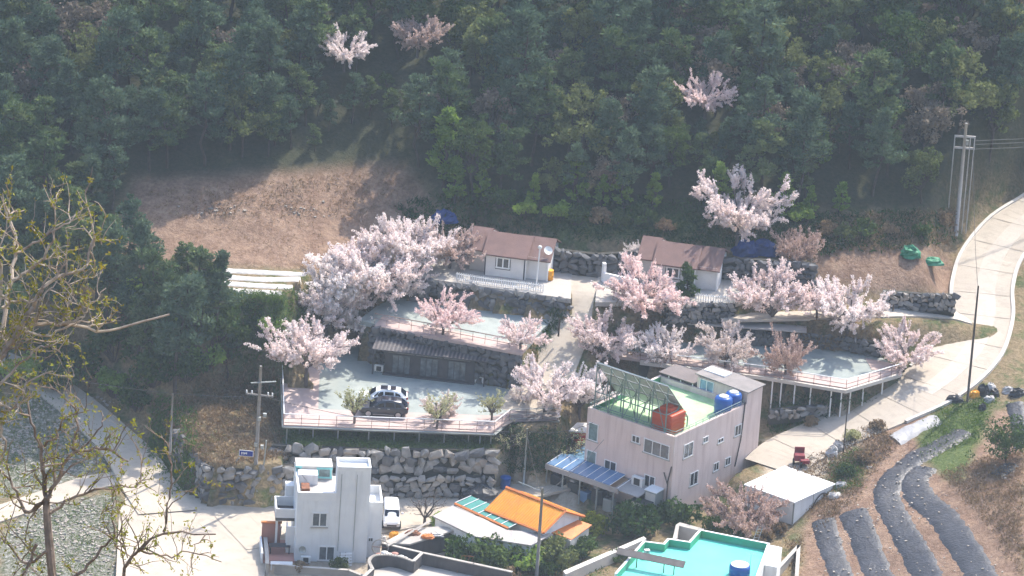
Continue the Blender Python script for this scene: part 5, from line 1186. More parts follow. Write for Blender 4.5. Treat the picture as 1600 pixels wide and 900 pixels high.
cable(PC + [0, 0, 8.4], (9.5, -29.0, 6.6), .5, "cable from the shrub pole to the pink building")
cable(PC + [0, 0, 8.5], PB_ + [0, 0, 5.3], .6, "cable between the shrub pole and the steel pole")
cable(PD + [0, 0, 11.8], PE + [.9, 0, 9.0], 1.0, "cable from the brown pole up to the road bend pole")
# ------------------------------------------------------------------ field crops: white film rows, black mulch rows, silver sheet
def draped(name, rows, hwid, m, label=None, cat=None, group=None, crown=.25, n=6, kind=None, jit=.12, flat=False):
    """a long cover lying over a raised bed; rows are (u, v) points on the ground"""
    L = smooth_line([np.array(ground(u, v)[:2]) for u, v in rows], n); mb = MB(); C = 9; N = len(L)
    for i, p in enumerate(L):
        q = L[min(i + 1, N - 1)] - L[max(i - 1, 0)]; q = q / np.linalg.norm(q); nr_ = np.array([-q[1], q[0]]); wv_ = hwid * (1 + random.uniform(-jit, jit))
        for j in range(C):
            f_ = -1 + 2 * j / (C - 1); x, y = p + nr_ * f_ * wv_; mb.V.append((x, y, float(H(x, y)) + .05 + crown * (min(1.0, (1 - abs(f_)) * 1.8) if flat else 1 - f_ * f_) * random.uniform(.75, 1.2) - (.1 if abs(f_) == 1 else 0)))
    for i in range(N - 1):
        for j in range(C - 1): mb.F.append([i * C + j, i * C + j + 1, (i + 1) * C + j + 1, (i + 1) * C + j][::-1])
    return one(name, mb, m, label, cat, group, kind, smooth=True)
for i, (a, b_) in enumerate([((343,423),(478,430)), ((341,433),(470,440)), ((339,443),(457,450)), ((338,453),(440,459))]):
    draped("film_row", [a, ((a[0] + b_[0]) / 2, (a[1] + b_[1]) / 2 + .5), b_], .62, 'white_film', ["uppermost white plastic covered bed at the field's foot", "second white plastic covered bed from the top", "third white plastic covered bed from the top", "lowest white plastic covered bed"][i], "plant bed", "white plastic covered beds", .1, n=14)
MUL = [([(1286,815),(1296,850),(1311,890),(1320,915)], 1.15, "leftmost black mulch row beside the dry bank"),
       ([(1332,800),(1345,830),(1368,890),(1378,915)], 1.35, "second black mulch row from the left"),
       ([(1504,676),(1470,697),(1425,722),(1394,750),(1386,780),(1405,820),(1425,855),(1443,890),(1455,915)], 1.35, "winding black mulch row climbing to the evergreen bush"),
       ([(1446,733),(1429,752),(1440,780),(1470,805),(1498,845),(1527,890),(1540,915)], 1.4, "rightmost black mulch row below the red bank"),
       ([(1585,632),(1592,660),(1598,700)], .9, "black mulch strip at the right edge of the field"), ([(1555,745),(1580,728)], 1.0, "short black mulch patch under the evergreen bush")]
for rows, hw, l_ in MUL: draped("mulch_row", rows, hw, 'mulch', l_, "mulch row", "black mulch rows on the right slope", .15, n=14, flat=True, jit=.1)
draped("silver_cover", [(1398,690),(1430,670),(1465,655)], .9, 'silver_sheet', "grey plastic sheet on bare soil below the hill road", "plastic sheet", crown=.12)
# litter of pale clods on the mulch
mb = MB()
for rows, hw, l_ in MUL:
    L = smooth_line([np.array(ground(u, v)[:2]) for u, v in rows], 6)
    for _ in range(int(len(L) * 1.3)):
        p = L[random.randrange(len(L))] + RNG.normal(0, hw * .8, 2); s_ = random.uniform(.06, .16)
        mb.box((p[0], p[1], float(H(p[0], p[1])) + .28), (s_ * 1.6, s_, s_ * .5), random.uniform(0, 3))
o = mb.build("soil_clods", 'stone_warm'); props(o, "pale soil clods scattered over the black mulch", "soil", kind="stuff")
mb = MB()
for _ in range(1500):
    u, v = random.choice([(random.uniform(20, 180), random.uniform(780, 905)), (random.uniform(20, 180), random.uniform(780, 905)), (random.uniform(60, 180), random.uniform(790, 880)), (random.uniform(0, 180), random.uniform(620, 740)), (random.uniform(0, 180), random.uniform(620, 740)), (random.uniform(0, 180), random.uniform(640, 740)), (random.uniform(20, 180), random.uniform(780, 905)), (random.choice([330, 480]) + random.gauss(0, 25), random.gauss(331, 5)) if random.random() < .25 else (random.uniform(60, 180), random.uniform(790, 880)), (random.uniform(1400, 1445), random.uniform(595, 635))])
    p = ground(u, v); s_ = random.uniform(.08, .3); mb.box((p[0], p[1], p[2] + .03), (s_, s_ * .8, s_ * .5), random.uniform(0, 3), random.uniform(-.4, .4))
o = mb.build("rubble", 'stone_warm'); props(o, "pale broken stones strewn over the bare plots", "rubble", kind="stuff")

# ------------------------------------------------------------------ plants
def leaf_quads(C, sx, sy, dirs=None, up=0.0, rr=RNG):
    """one quad per centre; long side along dirs (or random), random facing"""
    n = len(C); d = rr.normal(size=(n, 3)) if dirs is None else dirs + rr.normal(size=(n, 3)) * .45
    d[:, 2] += up; d /= np.linalg.norm(d, axis=1)[:, None] + 1e-9
    a = rr.normal(size=(n, 3)); a -= (a * d).sum(1)[:, None] * d; a /= np.linalg.norm(a, axis=1)[:, None] + 1e-9
    k = rr.uniform(.6, 1.4, (n, 1)); dx = d * k * sx / 2; ax = a * k * sy / 2
    return np.stack([C - dx - ax * .6, C + dx * .2 - ax, C + dx + ax * .15, C - dx * .3 + ax], 1)
def blob(c, rx, rz, n, rr, shell=.55):
    p = rr.normal(size=(n, 3)); p /= np.linalg.norm(p, axis=1)[:, None]; p *= (shell + (1 - shell) * rr.random((n, 1))) ** .8
    return np.array(c) + p * [rx, rx, rz]
def limb(mb, a, b, r0, r1, bend=.15, rr=RNG, n=4):
    a = np.array(a, float); b = np.array(b, float); L = np.linalg.norm(b - a); P = [a]
    for i in range(1, n): P.append(a + (b - a) * i / n + rr.normal(size=3) * L * bend * .35)
    P.append(b); mb.tube(P, list(np.linspace(r0, r1, n + 1)), 5, cap=False); return P
class Plant:
    def __init__(s, trunk, crown, tm, h, w): s.trunk, s.crown, s.h, s.w = trunk, crown, h, w
def finish(mb, Q, tm, lm, h, w, wood=None):
    t_ = mesh_from("trunk", mb.V, mb.F, tm, True) if mb and mb.V else None
    return Plant(t_, quads_mesh("crown", np.concatenate(Q), lm), tm, h, w)
def pine(seed, lm, h=10.0, w=5.0, conic=.35, dens=1.0, lo=.32):
    rr = np.random.default_rng(seed); mb = MB(); Q = []
    tip = np.array([rr.normal(0, .5), rr.normal(0, .5), h]); P = limb(mb, (0, 0, -.8), tip, .2, .05, .06, rr, 6)
    n = int(22 * dens)
    for i in range(n):
        f = lo + (1 - lo) * ((i + rr.random()) / n); base = tip * f; t = rr.uniform(0, 2 * math.pi)
        prof = (1 - f) / (1 - lo); R_ = w / 2 * (conic * prof + (1 - conic) * math.sqrt(max(.05, 1 - (1 - prof * 1.25 - .05) ** 2 if prof < .8 else .8))) * rr.uniform(.55, 1.15)
        end = base + [R_ * math.cos(t), R_ * math.sin(t), rr.uniform(-.1, .45) * R_ + .2]
        limb(mb, base, end, .06, .02, .2, rr, 3)
        for k_ in range(3):
            c = base + (end - base) * (.5 + .27 * k_) + rr.normal(size=3) * .25; rx = rr.uniform(.45, .85) * (w / 5)
            C = blob(c, rx, rx * .55, int(42 * dens), rr); Q.append(leaf_quads(C, .50, .17, (C - c) * 1.2 / rx, .5, rr))
    C = blob(tip, .6, .7, 60, rr); Q.append(leaf_quads(C, .45, .15, None, .7, rr))
    return finish(mb, Q, 'bark', lm, h, w)
def broad(seed, lm, h=8.0, w=5.5, dens=1.0, sz=.32, lo=.35, tm='bark', spread=1.0, shell=.55, flat=.75):
    rr = np.random.default_rng(seed); mb = MB(); Q = []
    fork = np.array([rr.normal(0, .2), rr.normal(0, .2), h * lo]); limb(mb, (0, 0, -.6), fork, .16 * h / 8, .12 * h / 8, .05, rr, 3)
    for i in range(int(15 * dens)):
        t = i * 2.4 + rr.uniform(-.4, .4); f = rr.uniform(.15, 1.0); R_ = w / 2 * .72 * math.sqrt(1 - (f * .9 - .15) ** 2) * rr.uniform(.5, 1.1) * spread
        end = np.array([R_ * math.cos(t), R_ * math.sin(t), h * (lo + (1 - lo) * .88 * f)]); limb(mb, fork * rr.uniform(.7, 1.0), end, .07 * h / 8, .02, .15, rr, 4)
        rx = w * rr.uniform(.12, .2); n_ = int(95 * dens)
        C = blob(end, rx, rx * flat, n_, rr, shell); Q.append(leaf_quads(C, sz, sz * .55, None, .2, rr))
        for k_ in range(2):
            c = end + rr.normal(size=3) * rx * .8; C = blob(c, rx * .5, rx * .4, n_ // 3, rr); Q.append(leaf_quads(C, sz, sz * .55, None, .3, rr))
    return finish(mb, Q, tm, lm, h, w)
def cherry(seed, lm, h=3.9, w=6.0, dens=1.0, sz=.12, tm='bark_grey', up=.45, twl=.95, perm=78):
    """short trunk, wide forks, straight blossom-sleeved twigs that point outwards and up"""
    rr = np.random.default_rng(seed); mb = MB(); Q = []
    fork = np.array([0, 0, h * .22]); limb(mb, (0, 0, -.5), fork, .17, .14, .05, rr, 2)
    nl = 8
    for i in range(nl):
        t = 2 * math.pi * (i + rr.uniform(-.25, .25)) / nl; f = rr.uniform(.2, 1.0); R_ = w / 2 * (.35 + .45 * (1 - f * f) ** .5)
        e1 = np.array([R_ * math.cos(t) * .85, R_ * math.sin(t) * .85, h * (.42 + .30 * f)]); P = limb(mb, fork, e1, .09, .045, .15, rr, 4)
        for j in range(int(6 * dens)):
            b0 = P[rr.integers(1, 5)]; t2 = t + rr.normal(0, .85); R2 = w / 2 * rr.uniform(.2, .58)
            e2 = b0 + np.array([R2 * math.cos(t2), R2 * math.sin(t2), h * rr.uniform(-.03, .16)]); P2 = limb(mb, b0, e2, .035, .018, .15, rr, 3)
            for k_ in range(int(6 * dens)):
                b1 = P2[rr.integers(0, 4)]; dv = (b1 - [0, 0, h * .3]); dv = dv / np.linalg.norm(dv); dv = dv + rr.normal(size=3) * .42; dv[2] += up * rr.random(); dv /= np.linalg.norm(dv)
                ln = twl * rr.uniform(.5, 1.35); e3 = b1 + dv * ln
                if k_ % 2 == 0: mb.tube([b1, e3], [.015, .006], 3, cap=False)
                n_ = int(perm * ln); s_ = rr.random((n_, 1)) ** .85; C = b1 + (e3 - b1) * s_ + rr.normal(size=(n_, 3)) * .062
                Q.append(leaf_quads(C, sz, sz * .85, None, 0, rr))
    return finish(mb, Q, tm, lm, h, w)
def shrub(seed, lm, h=1.6, w=2.2, n=26, per=45, sz=.2, tm='bark', flat=.8):
    rr = np.random.default_rng(seed); mb = MB(); Q = []
    for i in range(n):
        t = rr.uniform(0, 2 * math.pi); f = rr.random() ** .5; R_ = w / 2 * .8 * f
        c = np.array([R_ * math.cos(t), R_ * math.sin(t), h * (.25 + .6 * rr.random() * math.sqrt(max(.1, 1 - f * f * .8)))]); limb(mb, (c[0] * .15, c[1] * .15, -.2), c, .035, .012, .15, rr, 3)
        rx = w * rr.uniform(.1, .2); C = blob(c, rx, rx * flat, per, rr); Q.append(leaf_quads(C, sz, sz * .55, None, .4, rr))
    return finish(mb, Q, tm, lm, h, w)
def put(name, P, loc, rz, sc_, label, cat, group=None, cr_name="crown", tr_name="trunk", tilt=0.0, zs=None):
    r = bpy.data.objects.new(name, None); col.objects.link(r); r.location = loc; r.rotation_euler = (random.uniform(-tilt, tilt), random.uniform(-tilt, tilt), rz)
    r.scale = (sc_, sc_, sc_ * (zs or 1)); r.empty_display_size = .2
    if P.trunk: link(tr_name, P.trunk, r)
    link(cr_name, P.crown, r); return props(r, label, cat, group)
def here(P, u, v, dz=0): return ground(u, v)

PINES = [pine(100 + i, 'pine_leaf' if i % 2 else 'pine_leaf_blue', [10, 9, 11, 8.5][i % 4], [5, 4.6, 5.4, 4.4][i % 4], [.45, .3, .5, .35][i % 4]) for i in range(6)]
BROADS = [broad(200 + i, 'broad_leaf' if i != 2 else 'evergreen_leaf', [8, 7, 9][i], [5.5, 5.2, 5.6][i], 1.15) for i in range(3)]
BARES = [broad(230 + i, 'bare_twig', 7.5, 5.0, .9, .30, shell=.3) for i in range(2)]
YOUNG = [pine(240 + i, 'young_leaf', 6.0, 3.2, .8, .8, .12) for i in range(2)]
SHRUBS = {'green': [shrub(300 + i, 'evergreen_leaf') for i in range(3)], 'young': [shrub(310, 'young_leaf'), shrub(311, 'broad_leaf')], 'dry': [shrub(320 + i, 'dry_leaf', 1.1, 1.8, 22, 36) for i in range(2)], 'yellow': [shrub(330, 'yellow_leaf')], 'olive': [shrub(340, 'sapling_leaf')], 'twig': [shrub(350, 'bare_twig')]}
CH = {k_: [cherry(400 + 7 * i + s_, m_) for s_ in range(3)] for i, (k_, m_) in enumerate([('p', 'blossom'), ('k', 'blossom_pink'), ('w', 'blossom_white'), ('t', 'blossom_tan')])}

# forest on the hillside: individual trees
cand = []
rf_ = np.random.default_rng(5)
for gx in np.arange(-58, 60, 3.0):
    for gy in np.arange(-14, 46, 3.1):
        x, y = gx + rf_.uniform(-1.4, 1.4), gy + rf_.uniform(-1.4, 1.4); z = float(H(x, y)); u, v = proj((x, y, z))
        if -60 < u < 1660 and v < treeline(u) - 4 and v > -25 and not (1470 < u and v > 290) and not any(abs(u - a_) < 44 and -10 < v - b_ < 22 for a_, b_ in ((535,135),(1100,195),(650,115))): cand.append((x, y, z, u, v))
FL = {'pine': "dark green pine in the hillside forest", 'broad': "mid green round-crowned tree in the hillside forest", 'bare': "greyish leafless tree among the hillside pines"}
for x, y, z, u, v in cand:
    q = rf_.random(); edge_ = treeline(u) - v
    if u > 1150 and v < 260: kd = 'pine' if q < .35 else ('broad' if q < .68 else 'bare')
    else: kd = 'pine' if q < .70 else ('broad' if q < .88 else 'bare')
    P = (PINES if kd == 'pine' else BROADS if kd == 'broad' else BARES); P = P[rf_.integers(len(P))]
    put("pine_tree" if kd == 'pine' else "forest_tree", P, (x, y, z - .2), rf_.uniform(0, 6.28), rf_.uniform(.55, 1.2) * (.85 if edge_ < 25 else 1) * (.5 if any(abs(u - a_) < 52 and 0 < v - b_ < 115 for a_, b_ in ((535,135),(1100,195),(650,115))) else 1), FL[kd], "tree", {'pine': "pines of the hillside forest", 'broad': "round-crowned trees of the hillside forest", 'bare': "leafless trees of the hillside forest"}[kd], tilt=.06)
print("forest", len(cand))
# big dark trees left of the terraces
for i, (u, v, k_, s_, l_) in enumerate([(275,612,0,1.15,"big dark pine standing above the dry grass mound"), (215,590,1,1.0,"dark pine beside the farm road bend"), (330,560,2,.8,"dark pine on the slope right of the big one"), (160,560,3,1.0,"dark pine behind the budding foreground branches"),
        (100,545,4,1.05,"dark pine above the upper farm road"), (40,520,5,1.0,"dark pine at the left edge above the farm road"), (230,500,2,.85,"dark pine at the foot of the ploughed field"), (150,470,1,.95,"dark pine left of the ploughed field's corner"),
        (70,455,0,.95,"dark pine at the left below the forest edge"), (292,470,3,.62,"small pine at the lower corner of the ploughed field"), (355,600,4,.55,"small dark pine beside the utility pole"),
        (310,540,5,1.0,"tall pine right of the big mound pine"), (185,525,0,1.1,"tall pine in the middle of the left grove"), (20,450,2,1.1,"tall pine at the far left of the grove"), (120,500,5,1.1,"broad pine behind the olive-brown branches"), (255,545,1,1.05,"pine directly behind the big mound pine"), (200,440,4,.8,"pine on the field's left margin"), (130,430,3,1.0,"pine below the left forest edge"), (10,580,1,1.0,"lowest pine at the left picture edge")]):
    put("pine_tree", PINES[k_], ground(u, v), random.uniform(0, 6), s_, l_, "tree")
for i, (u, v, h_, l_) in enumerate([(690,292,1.25,"tall bright green young tree at the forest's foot"), (708,322,.75,"low bright green young tree above the left cabin"), (750,318,.6,"small bright green tree right of the taller one"), (905,322,.8,"pointed young green tree behind the stone bank"),
        (940,330,.55,"small green conifer beside the pointed one"), (975,328,.7,"bright green young conifer between the cabins"), (1020,330,.6,"green young conifer behind the right cabin"), (1130,330,.8,"young green conifer behind the spiky cherry tree"), (1225,345,.75,"yellow-green tree behind the tan cherry tree"),
        (1310,335,.55,"bright green bush tree above the bare brown field"), (1265,340,.5,"low bright green tree right of the tan cherry tree"), (830,322,.5,"little green conifer above the left cabin's roof"), (1200,230,.6,"bright green tree inside the forest above the cherry"), (1280,262,.6,"light green leaning tree in the forest above the brown field")]):
    put("young_tree", YOUNG[i % 2], ground(u, v), random.uniform(0, 6), h_, l_, "tree", "young green trees along the forest foot")
put("fir_tree", pine(260, 'evergreen_leaf', 4.0, 2.2, .9, .7, .08), ground(1073, 492), 0, .95, "small dark fir in front of the right cabin", "tree")

# cherry trees
CT = [(632,428,'p',112,0,"dense pale pink cherry highest on the left"), (703,424,'t',86,1,"tan tinged cherry beside the left cabin"), (578,488,'p',140,1,"big pale pink cherry in the left blossom row"), (520,515,'p',110,2,"pale pink cherry second lowest of the left row"),
      (478,598,'p',126,0,"wide cherry at the lower parking's left corner"), (612,478,'p',90,2,"cherry filling the gap by the middle terrace end"), (560,540,'p',95,1,"shaded cherry beside the shelter's left end"),
      (508,548,'p',112,1,"cherry on the slope just above the corner cherry"), (548,508,'p',128,0,"broad pale cherry in the middle of the left row"), (655,426,'p',104,2,"pale cherry between the highest one and the tan one"), (692,528,'k',96,2,"open pink cherry on the middle terrace"), (812,552,'k',76,0,"pink cherry at the middle terrace's ramp corner"), (1002,505,'k',140,1,"deepest pink cherry right of the ramp"),
      (942,573,'p',116,2,"pale cherry in the middle of the ramp side"), (852,646,'p',110,0,"cherry with dark forked trunk at the ramp foot"), (905,654,'p',112,1,"cherry just left of the pink building"), (1035,577,'p',92,2,"young cherry on the upper parking behind the solar frame"),
      (1132,580,'w',100,0,"whitish cherry on the upper parking behind the stair tower"), (1226,597,'t',86,1,"tan sparse cherry on the upper parking edge"), (1205,515,'p',136,1,"large pale pink cherry above the dark shelter"), (1322,528,'p',126,2,"large cherry right of its pale neighbour by the driveway"),
      (1412,584,'p',104,0,"cherry at the upper parking corner by the road"), (1150,398,'p',138,2,"big spiky cherry standing against the forest"), (1242,428,'t',86,2,"brownish cherry right of the blue tarp heap"), (1008,427,'w',72,1,"small round white cherry at the right cabin's corner"),
      (535,150,'p',84,0,"pale pink cherry high in the left forest"), (1098,225,'k',88,1,"mauve pink cherry high in the right forest"), (650,128,'t',88,2,"whitish blossoming tree in the forest middle"), (640,60,'t',90,0,"tan blossoming tree near the top of the picture"), (1545,50,'w',80,1,"pale tree near the top right corner"),
      (1160,845,'t',122,0,"pink and brown cherry beside the white shed"), (1275,500,'k',85,2,"brownish pink small cherry between the two large ones"), (815,640,'w',40,2,"small white blossoming sapling at the ramp foot"), (690,660,'w',62,0,"white topped young cherry on the lower deck edge")]
CTZ = {(1002,505): 10.0, (955,515): 9.4}
for i, (u, v, k_, wpx, s_, l_) in enumerate(CT):
    P = CH[k_][s_] if u != 1150 else cherry(455, 'blossom', 5.6, 6.2, 1.2, .12, up=.8, perm=80)
    sc_ = (1.04 if i < 10 else .92) * wpx / 16.0 / P.w
    g = ground(u, v)
    if (u, v) in CTZ: g = S3(u, v, CTZ[(u, v)])
    if v < 240: g = (g[0], g[1], g[2] + 3.0)
    put("cherry_tree", P, g, i * 1.7, sc_, l_, "cherry tree", "cherry trees in blossom", zs=1.45 if u in (1242, 1226) else 1.2)
for u, v, s_, l_ in [(553,662,.85,"yellow-green leafing sapling before the parked cars"), (683,670,.85,"yellow-green leafing sapling in the middle of the lower deck"), (768,657,.72,"small leafing sapling near the deck's right bend")]:
    put("sapling", CH_S if False else cherry(470 + u, 'sapling_leaf', 4.6, 3.0, .75, .17, up=1.1, perm=14), (*S(u, v, 6.0), 6.0), u, s_, l_, "sapling", "leafing saplings on the lower deck")
put("bare_tree", cherry(480, 'bare_twig', 3.6, 3.4, .6, .07, up=.8, perm=8), ground(663, 822), 0, 1.0, "small leafless tree beside the white van", "tree")
put("evergreen_bush", broad(490, 'evergreen_leaf', 3.4, 5.2, 1.2, .22, .3), ground(1572, 722), 0, 1.05, "dark evergreen bush tree above the mulch rows", "bush")
put("bare_tree", cherry(481, 'sapling_leaf', 3.6, 5.4, .7, .12, up=.7, perm=9), ground(885, 722), 0, .9, "yellowish leafless bush below the red booth", "tree")
put("bare_tree", cherry(482, 'sapling_leaf', 3.6, 4.4, .7, .12, up=.7, perm=7), ground(795, 715), 0, .9, "thin leafless tree under the deck's right bend", "tree")

SH = [(990,838,'green',2.4,"dense evergreen bush in front of the pink building"), (1062,822,'green',2.0,"dark evergreen bush at the pink building's corner"), (1020,815,'green',1.6,"evergreen bush between two larger ones by the porch"), (925,835,'yellow',1.5,"bright yellow-green bush beside the rust lean-to"),
      (725,888,'green',2.2,"dark bush before the grey outbuilding"), (772,892,'green',2.5,"big olive bush before the grey outbuilding"), (818,893,'young',2.1,"light green bush by the grey pole"), (866,890,'young',2.2,"light green bush right of the grey pole"), (908,872,'green',1.7,"small bush below the rust lean-to"),
      (790,908,'dry',1.6,"dry brown bush at the bottom edge"), (850,900,'green',1.4,"bush at the bottom edge by the cream wall"), (720,898,'green',1.2,"bush behind the rusty rack"), (690,826,'young',1.2,"green bush on the cement roof edge"),
      (965,878,'green',.9,"small bush left of the turquoise roof"), (985,872,'dry',.8,"brown small bush by the turquoise roof corner"), (1115,832,'green',1.3,"bush behind the turquoise roof"), (1150,842,'green',1.2,"dark bush by the small yard wall"), (1215,835,'dry',1.2,"dry bush left below the white shed"), (1195,845,'dry',1.1,"dry brown bush behind the roof ladder"),
      (530,893,'young',1.0,"bright green bush at the white house foot"), (470,893,'dry',1.0,"dry bush at the white house's left foot"), (1330,690,'olive',.9,"pale yellow bush on the bank by the thin post"), (1370,672,'dry',1.0,"dry bush under the hill road's edge"), (1350,720,'dry',1.2,"dry brown bush on the slope above the shed"),
      (1322,745,'green',.9,"small green bush right of the white shed"), (1232,655,'young',1.0,"green bush below the upper parking stilts"), (1265,665,'dry',1.0,"brown bush below the upper parking stilts"), (1410,572,'young',.8,"green bush by the corner cherry")]
for i, (u, v, k_, s_, l_) in enumerate(SH):
    P = SHRUBS[k_]; put("bush", P[i % len(P)], ground(u, v), i * 1.3, s_ * .95, l_, "bush", "bushes among the houses", cr_name="foliage", tr_name="stem")
for i, (u, v, s_) in enumerate([(30,600,2.2),(90,610,2.0),(70,560,2.4),(130,590,2.2),(180,620,2.0),(215,640,1.9),(240,600,2.2),(290,600,2.0),(320,590,1.8),(180,560,2.4),(250,540,2.4),(340,540,2.0),(300,510,2.2),(370,570,1.6),(400,560,1.4),(240,480,2.2),(200,470,2.2),(270,445,1.6),(310,455,1.4),(330,480,1.5),(420,540,1.2),(390,500,1.1)]):
    P = SHRUBS['green' if i % 4 else 'young']; put("bush", P[i % len(P)], ground(u, v), i * 1.1, s_, "dark scrubby bush under the pines left of the terraces", "bush", "scrub under the left pines", cr_name="foliage", tr_name="stem")
for i, (u, v, s_) in enumerate([(870,345,1.4),(900,352,1.2),(935,348,1.5),(965,355,1.2),(1000,352,1.4),(1040,362,1.2),(820,345,1.3),(780,340,1.4),(1290,365,1.3),(1320,375,1.1),(1350,368,1.2),(1390,365,1.1),(1250,350,1.4),(1440,370,1.0),(1470,350,1.2)]):
    P = SHRUBS['young' if i % 3 == 0 else 'green' if i % 3 == 1 else 'dry']; put("bush", P[i % len(P)], ground(u, v), i * 1.1, s_, "low bush on the bank along the forest foot", "bush", "bushes along the forest foot", cr_name="foliage", tr_name="stem")
# undergrowth: nobody could count it
mbT = []; mbD = []; mbE = []
def scatter(region_, n, out, h=.35, seed=0):
    rr = np.random.default_rng(seed); us = np.array([p[0] for p in region_]); vs_ = np.array([p[1] for p in region_]); k_ = 0; C = []
    while k_ < n:
        u, v = rr.uniform(us.min(), us.max()), rr.uniform(vs_.min(), vs_.max())
        if inside(np.array(u), np.array(v), region_):
            x, y, z = ground(u, v); C.append((x, y, z + h * .3)); k_ += 1
    C = np.array(C); m_ = 9
    C2 = np.repeat(C, m_, 0) + rr.normal(size=(len(C) * m_, 3)) * [.3, .3, h * .35]; out.append(leaf_quads(C2, h, h * .22, None, 1.0, rr))
BANK_L = [(250,640),(300,600),(440,590),(440,700),(455,715),(330,730),(280,700)]
scatter([(270,480),(340,455),(480,462),(480,560),(430,580),(340,560)], 900, mbT, .4, 1)
scatter([(440,672),(770,682),(770,705),(440,705)], 500, mbT, .3, 2)
scatter([(225,700),(250,620),(300,640),(310,770),(270,780)], 500, mbT, .5, 3)
scatter(BANK_L, 1300, mbD, .45, 4)
scatter([(1190,760),(1300,700),(1370,660),(1400,690),(1330,790),(1260,840),(1240,900),(1225,850),(1300,820)], 900, mbD, .35, 5)
scatter([(1300,720),(1350,700),(1345,760),(1300,775)], 200, mbT, .35, 6)
scatter([(1460,640),(1560,615),(1530,690),(1440,720)], 400, mbT, .3, 7)
scatter([(1470,740),(1600,700),(1600,900),(1570,860),(1530,800)], 800, mbD, .35, 8)
scatter([(860,300),(860,375),(1090,385),(1300,400),(1490,380),(1480,335),(1240,335),(1090,320)], 1200, mbE, .5, 9)
scatter([(650,310),(860,300),(870,370),(740,372),(690,390),(620,330)], 500, mbE, .5, 10)
scatter([(1290,340),(1490,330),(1490,385),(1300,395)], 600, mbD, .4, 11)
scatter([(780,690),(860,670),(905,700),(900,735),(790,745)], 450, mbE, .4, 12)
scatter([(1205,630),(1380,615),(1290,655),(1205,680)], 350, mbE, .4, 13)
scatter([(580,880),(900,850),(960,900),(600,905)], 300, mbT, .3, 14)
scatter([(1040,520),(1380,525),(1380,560),(1180,545),(1060,540)], 400, mbD, .4, 15)
scatter([(215,345),(230,300),(620,265),(650,320),(560,340)], 420, mbD, .3, 21)
scatter([(215,420),(330,350),(560,345),(540,400),(340,415)], 60, mbD, .25, 22)
scatter([(830,560),(880,500),(870,480),(850,520),(810,590)], 150, mbE, .4, 16)
scatter([(935,470),(1000,500),(950,560),(920,640),(960,640),(1000,560),(1050,500)], 400, mbD, .4, 17)
scatter([(60,800),(180,780),(180,900),(30,900)], 220, mbT, .3, 18)
scatter([(0,620),(90,610),(180,690),(100,750),(0,780)], 220, mbT, .3, 19)
scatter([(440,700),(770,705),(765,760),(450,775)], 260, mbE, .3, 20)
for nm, A, m_, l_ in (("green_undergrowth", mbT, 'grass_green', "short green grass and weeds on the slopes"), ("dry_undergrowth", mbD, 'dry_leaf', "dry brown grass on the banks"), ("dark_undergrowth", mbE, 'evergreen_leaf', "dark low scrub at the forest foot and banks")):
    props(link(nm, quads_mesh(nm, np.concatenate(A), m_)), l_, "undergrowth", kind="stuff")

# ------------------------------------------------------------------ budding trees close to the camera
def near_tree(name, trunk, mains, dist, label, seed, lm, bk='bark_pale', dn=.42):
    rr = np.random.default_rng(seed); sc_ = FOC / dist
    def pt(u, v, j=0.0):
        d = FWD * FOC + (u - 800) * RC - (v - 450) * UC; d = d / np.linalg.norm(d); return CAM + d * (dist / (d @ FWD) + j)
    b0 = pt(*trunk[0]); gz_ = float(H(b0[0], b0[1])); r = root(name, (b0[0], b0[1], gz_), label, "tree")
    mb = MB(); Q = []; tips = []
    T = [pt(u, v) for u, v in trunk]; mb.tube([(b0[0], b0[1] - .3, gz_ - .3)] + T, list(np.linspace(.075, .045, len(T) + 1)), 8)
    segs = []
    for m_, rad_ in mains:
        jj = rr.normal(0, .35); P = [pt(u, v, jj * i / max(1, len(m_) - 1) + rr.normal(0, .03)) for i, (u, v) in enumerate(m_)]; P = smooth_line(P, 5)
        P = [p + rr.normal(size=3) * .012 for p in P]; mb.tube(P, list(np.linspace(rad_, rad_ * .35, len(P))), 6); segs.append((P, rad_))
    def twigs(P, r0, depth, n):
        for _ in range(n):
            i = rr.integers(1, len(P)); b_ = P[i]; ax = P[i] - P[i - 1]; ax = ax / (np.linalg.norm(ax) + 1e-9)
            d = ax * rr.uniform(.1, .7) + rr.normal(size=3) * .6 + np.array([0, 0, rr.uniform(.1, .9)]); d /= np.linalg.norm(d); ln = rr.uniform(.25, .75) * (1.0 if depth == 0 else .55)
            W = [b_]; 
            for s_ in range(5): d = d + rr.normal(size=3) * .22; d /= np.linalg.norm(d); W.append(W[-1] + d * ln / 5)
            mb.tube(W, list(np.linspace(r0, r0 * .35, 6)), 4, cap=False)
            if depth < 1: twigs(W, r0 * .55, depth + 1, 3)
            for w_ in W[1:]:
                if rr.random() < .42:
                    k2 = rr.integers(2, 5); C = w_ + rr.normal(size=(k2, 3)) * .02; Q.append(leaf_quads(C, .05, .022, None, .6, rr))
    for P, rad_ in segs: twigs(P, max(.006, rad_ * .42), 0, max(3, int(len(P) * dn)))
    mb.build("trunk", bk, r); 
    o = link("crown", quads_mesh("crown", np.concatenate(Q) - ORG[r.name], lm), r)
    return r
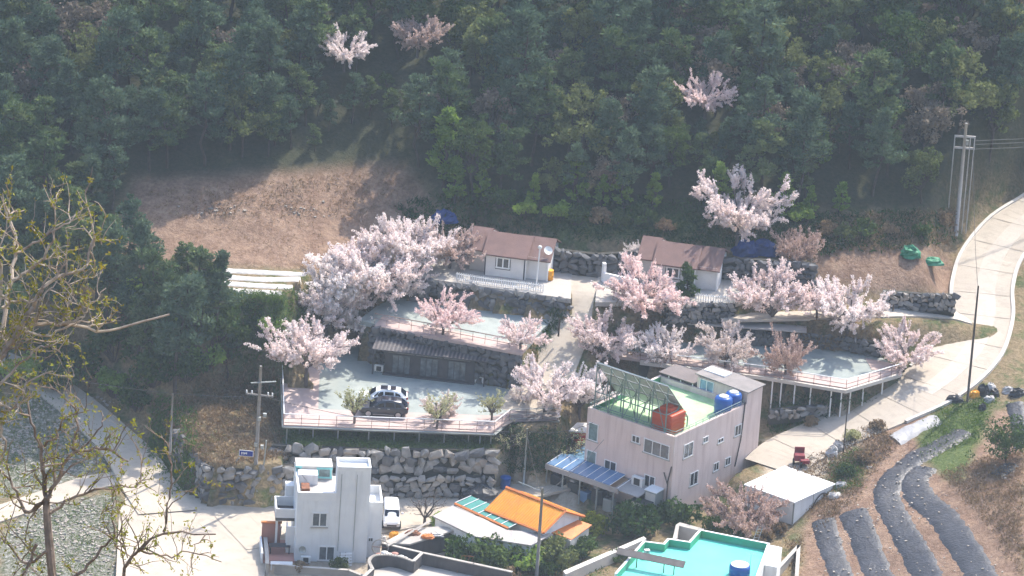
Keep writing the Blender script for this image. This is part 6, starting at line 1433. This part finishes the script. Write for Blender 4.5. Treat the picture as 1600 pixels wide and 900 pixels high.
near_tree("budding_tree", [(84,930),(79,870),(74,815),(72,780)], [
    ([(72,780),(90,750),(111,711),(159,701),(200,722)], .032), ([(74,790),(69,742),(62,700),(51,667),(40,620)], .034), ([(76,800),(120,775),(169,762),(216,759)], .022), ([(111,711),(120,670),(110,630),(75,600)], .02),
    ([(84,915),(132,890),(160,855),(182,840),(200,870)], .026), ([(190,920),(198,880),(219,860),(256,833),(337,836)], .028), ([(256,833),(263,789),(268,735),(262,690)], .02), ([(72,780),(40,800),(20,760),(-10,720)], .03),
    ([(78,860),(40,880),(15,850),(-10,840)], .024), ([(62,700),(90,680),(100,655),(140,640)], .018), ([(219,860),(260,870),(300,862),(345,880)], .016), ([(216,759),(222,730),(218,700)], .012), ([(60,850),(30,905),(0,925)], .025), ([(111,711),(140,690),(160,660),(158,640)], .016), ([(182,840),(175,800),(182,770)], .014)],
    80.0, "budding bare tree nearest the camera over the road junction", 5, 'bud_leaf', 'bark_mid')
near_tree("budding_tree", [(-30,930),(-34,760),(-30,650),(-20,590)], [
    ([(-20,590),(10,545),(37,516),(91,506),(169,516),(263,489)], .034), ([(0,560),(40,500),(64,455),(94,432),(132,415),(148,374)], .034), ([(-20,600),(5,500),(20,420),(22,360),(10,330)], .034), ([(20,440),(60,410),(86,367),(84,317)], .022), ([(91,506),(120,500),(140,480),(165,450)], .018),
    ([(37,516),(70,525),(120,505),(150,500)], .02), ([(22,400),(50,380),(100,352),(125,330)], .02), ([(0,480),(30,470),(60,470),(90,440)], .02), ([(-10,620),(20,640),(40,600),(80,580)], .022), ([(-20,640),(10,690),(0,720)], .024), ([(94,432),(110,450),(120,470)], .012), ([(-20,580),(0,450),(-5,380)], .03), ([(0,600),(40,560),(70,540),(95,550)], .018)],
    74.0, "budding olive-brown branches reaching in at the left edge", 6, 'olive_leaf', dn=.46)

# ------------------------------------------------------------------ haze in the valley air
hz = MB(); hz.box((0, 0, 140), (1900, 1820, 620))
o = hz.build("haze", None); o.data.materials.clear()
mh = bpy.data.materials.new("haze_air"); mh.use_nodes = True; t = mh.node_tree; t.nodes.clear()
pv = t.nodes.new("ShaderNodeVolumePrincipled"); pv.inputs["Color"].default_value = (0.74, 0.88, 1.0, 1); pv.inputs["Density"].default_value = 0.00012
ou = t.nodes.new("ShaderNodeOutputMaterial"); t.links.new(pv.outputs[0], ou.inputs["Volume"]); o.data.materials.append(mh); props(o, kind="stuff")
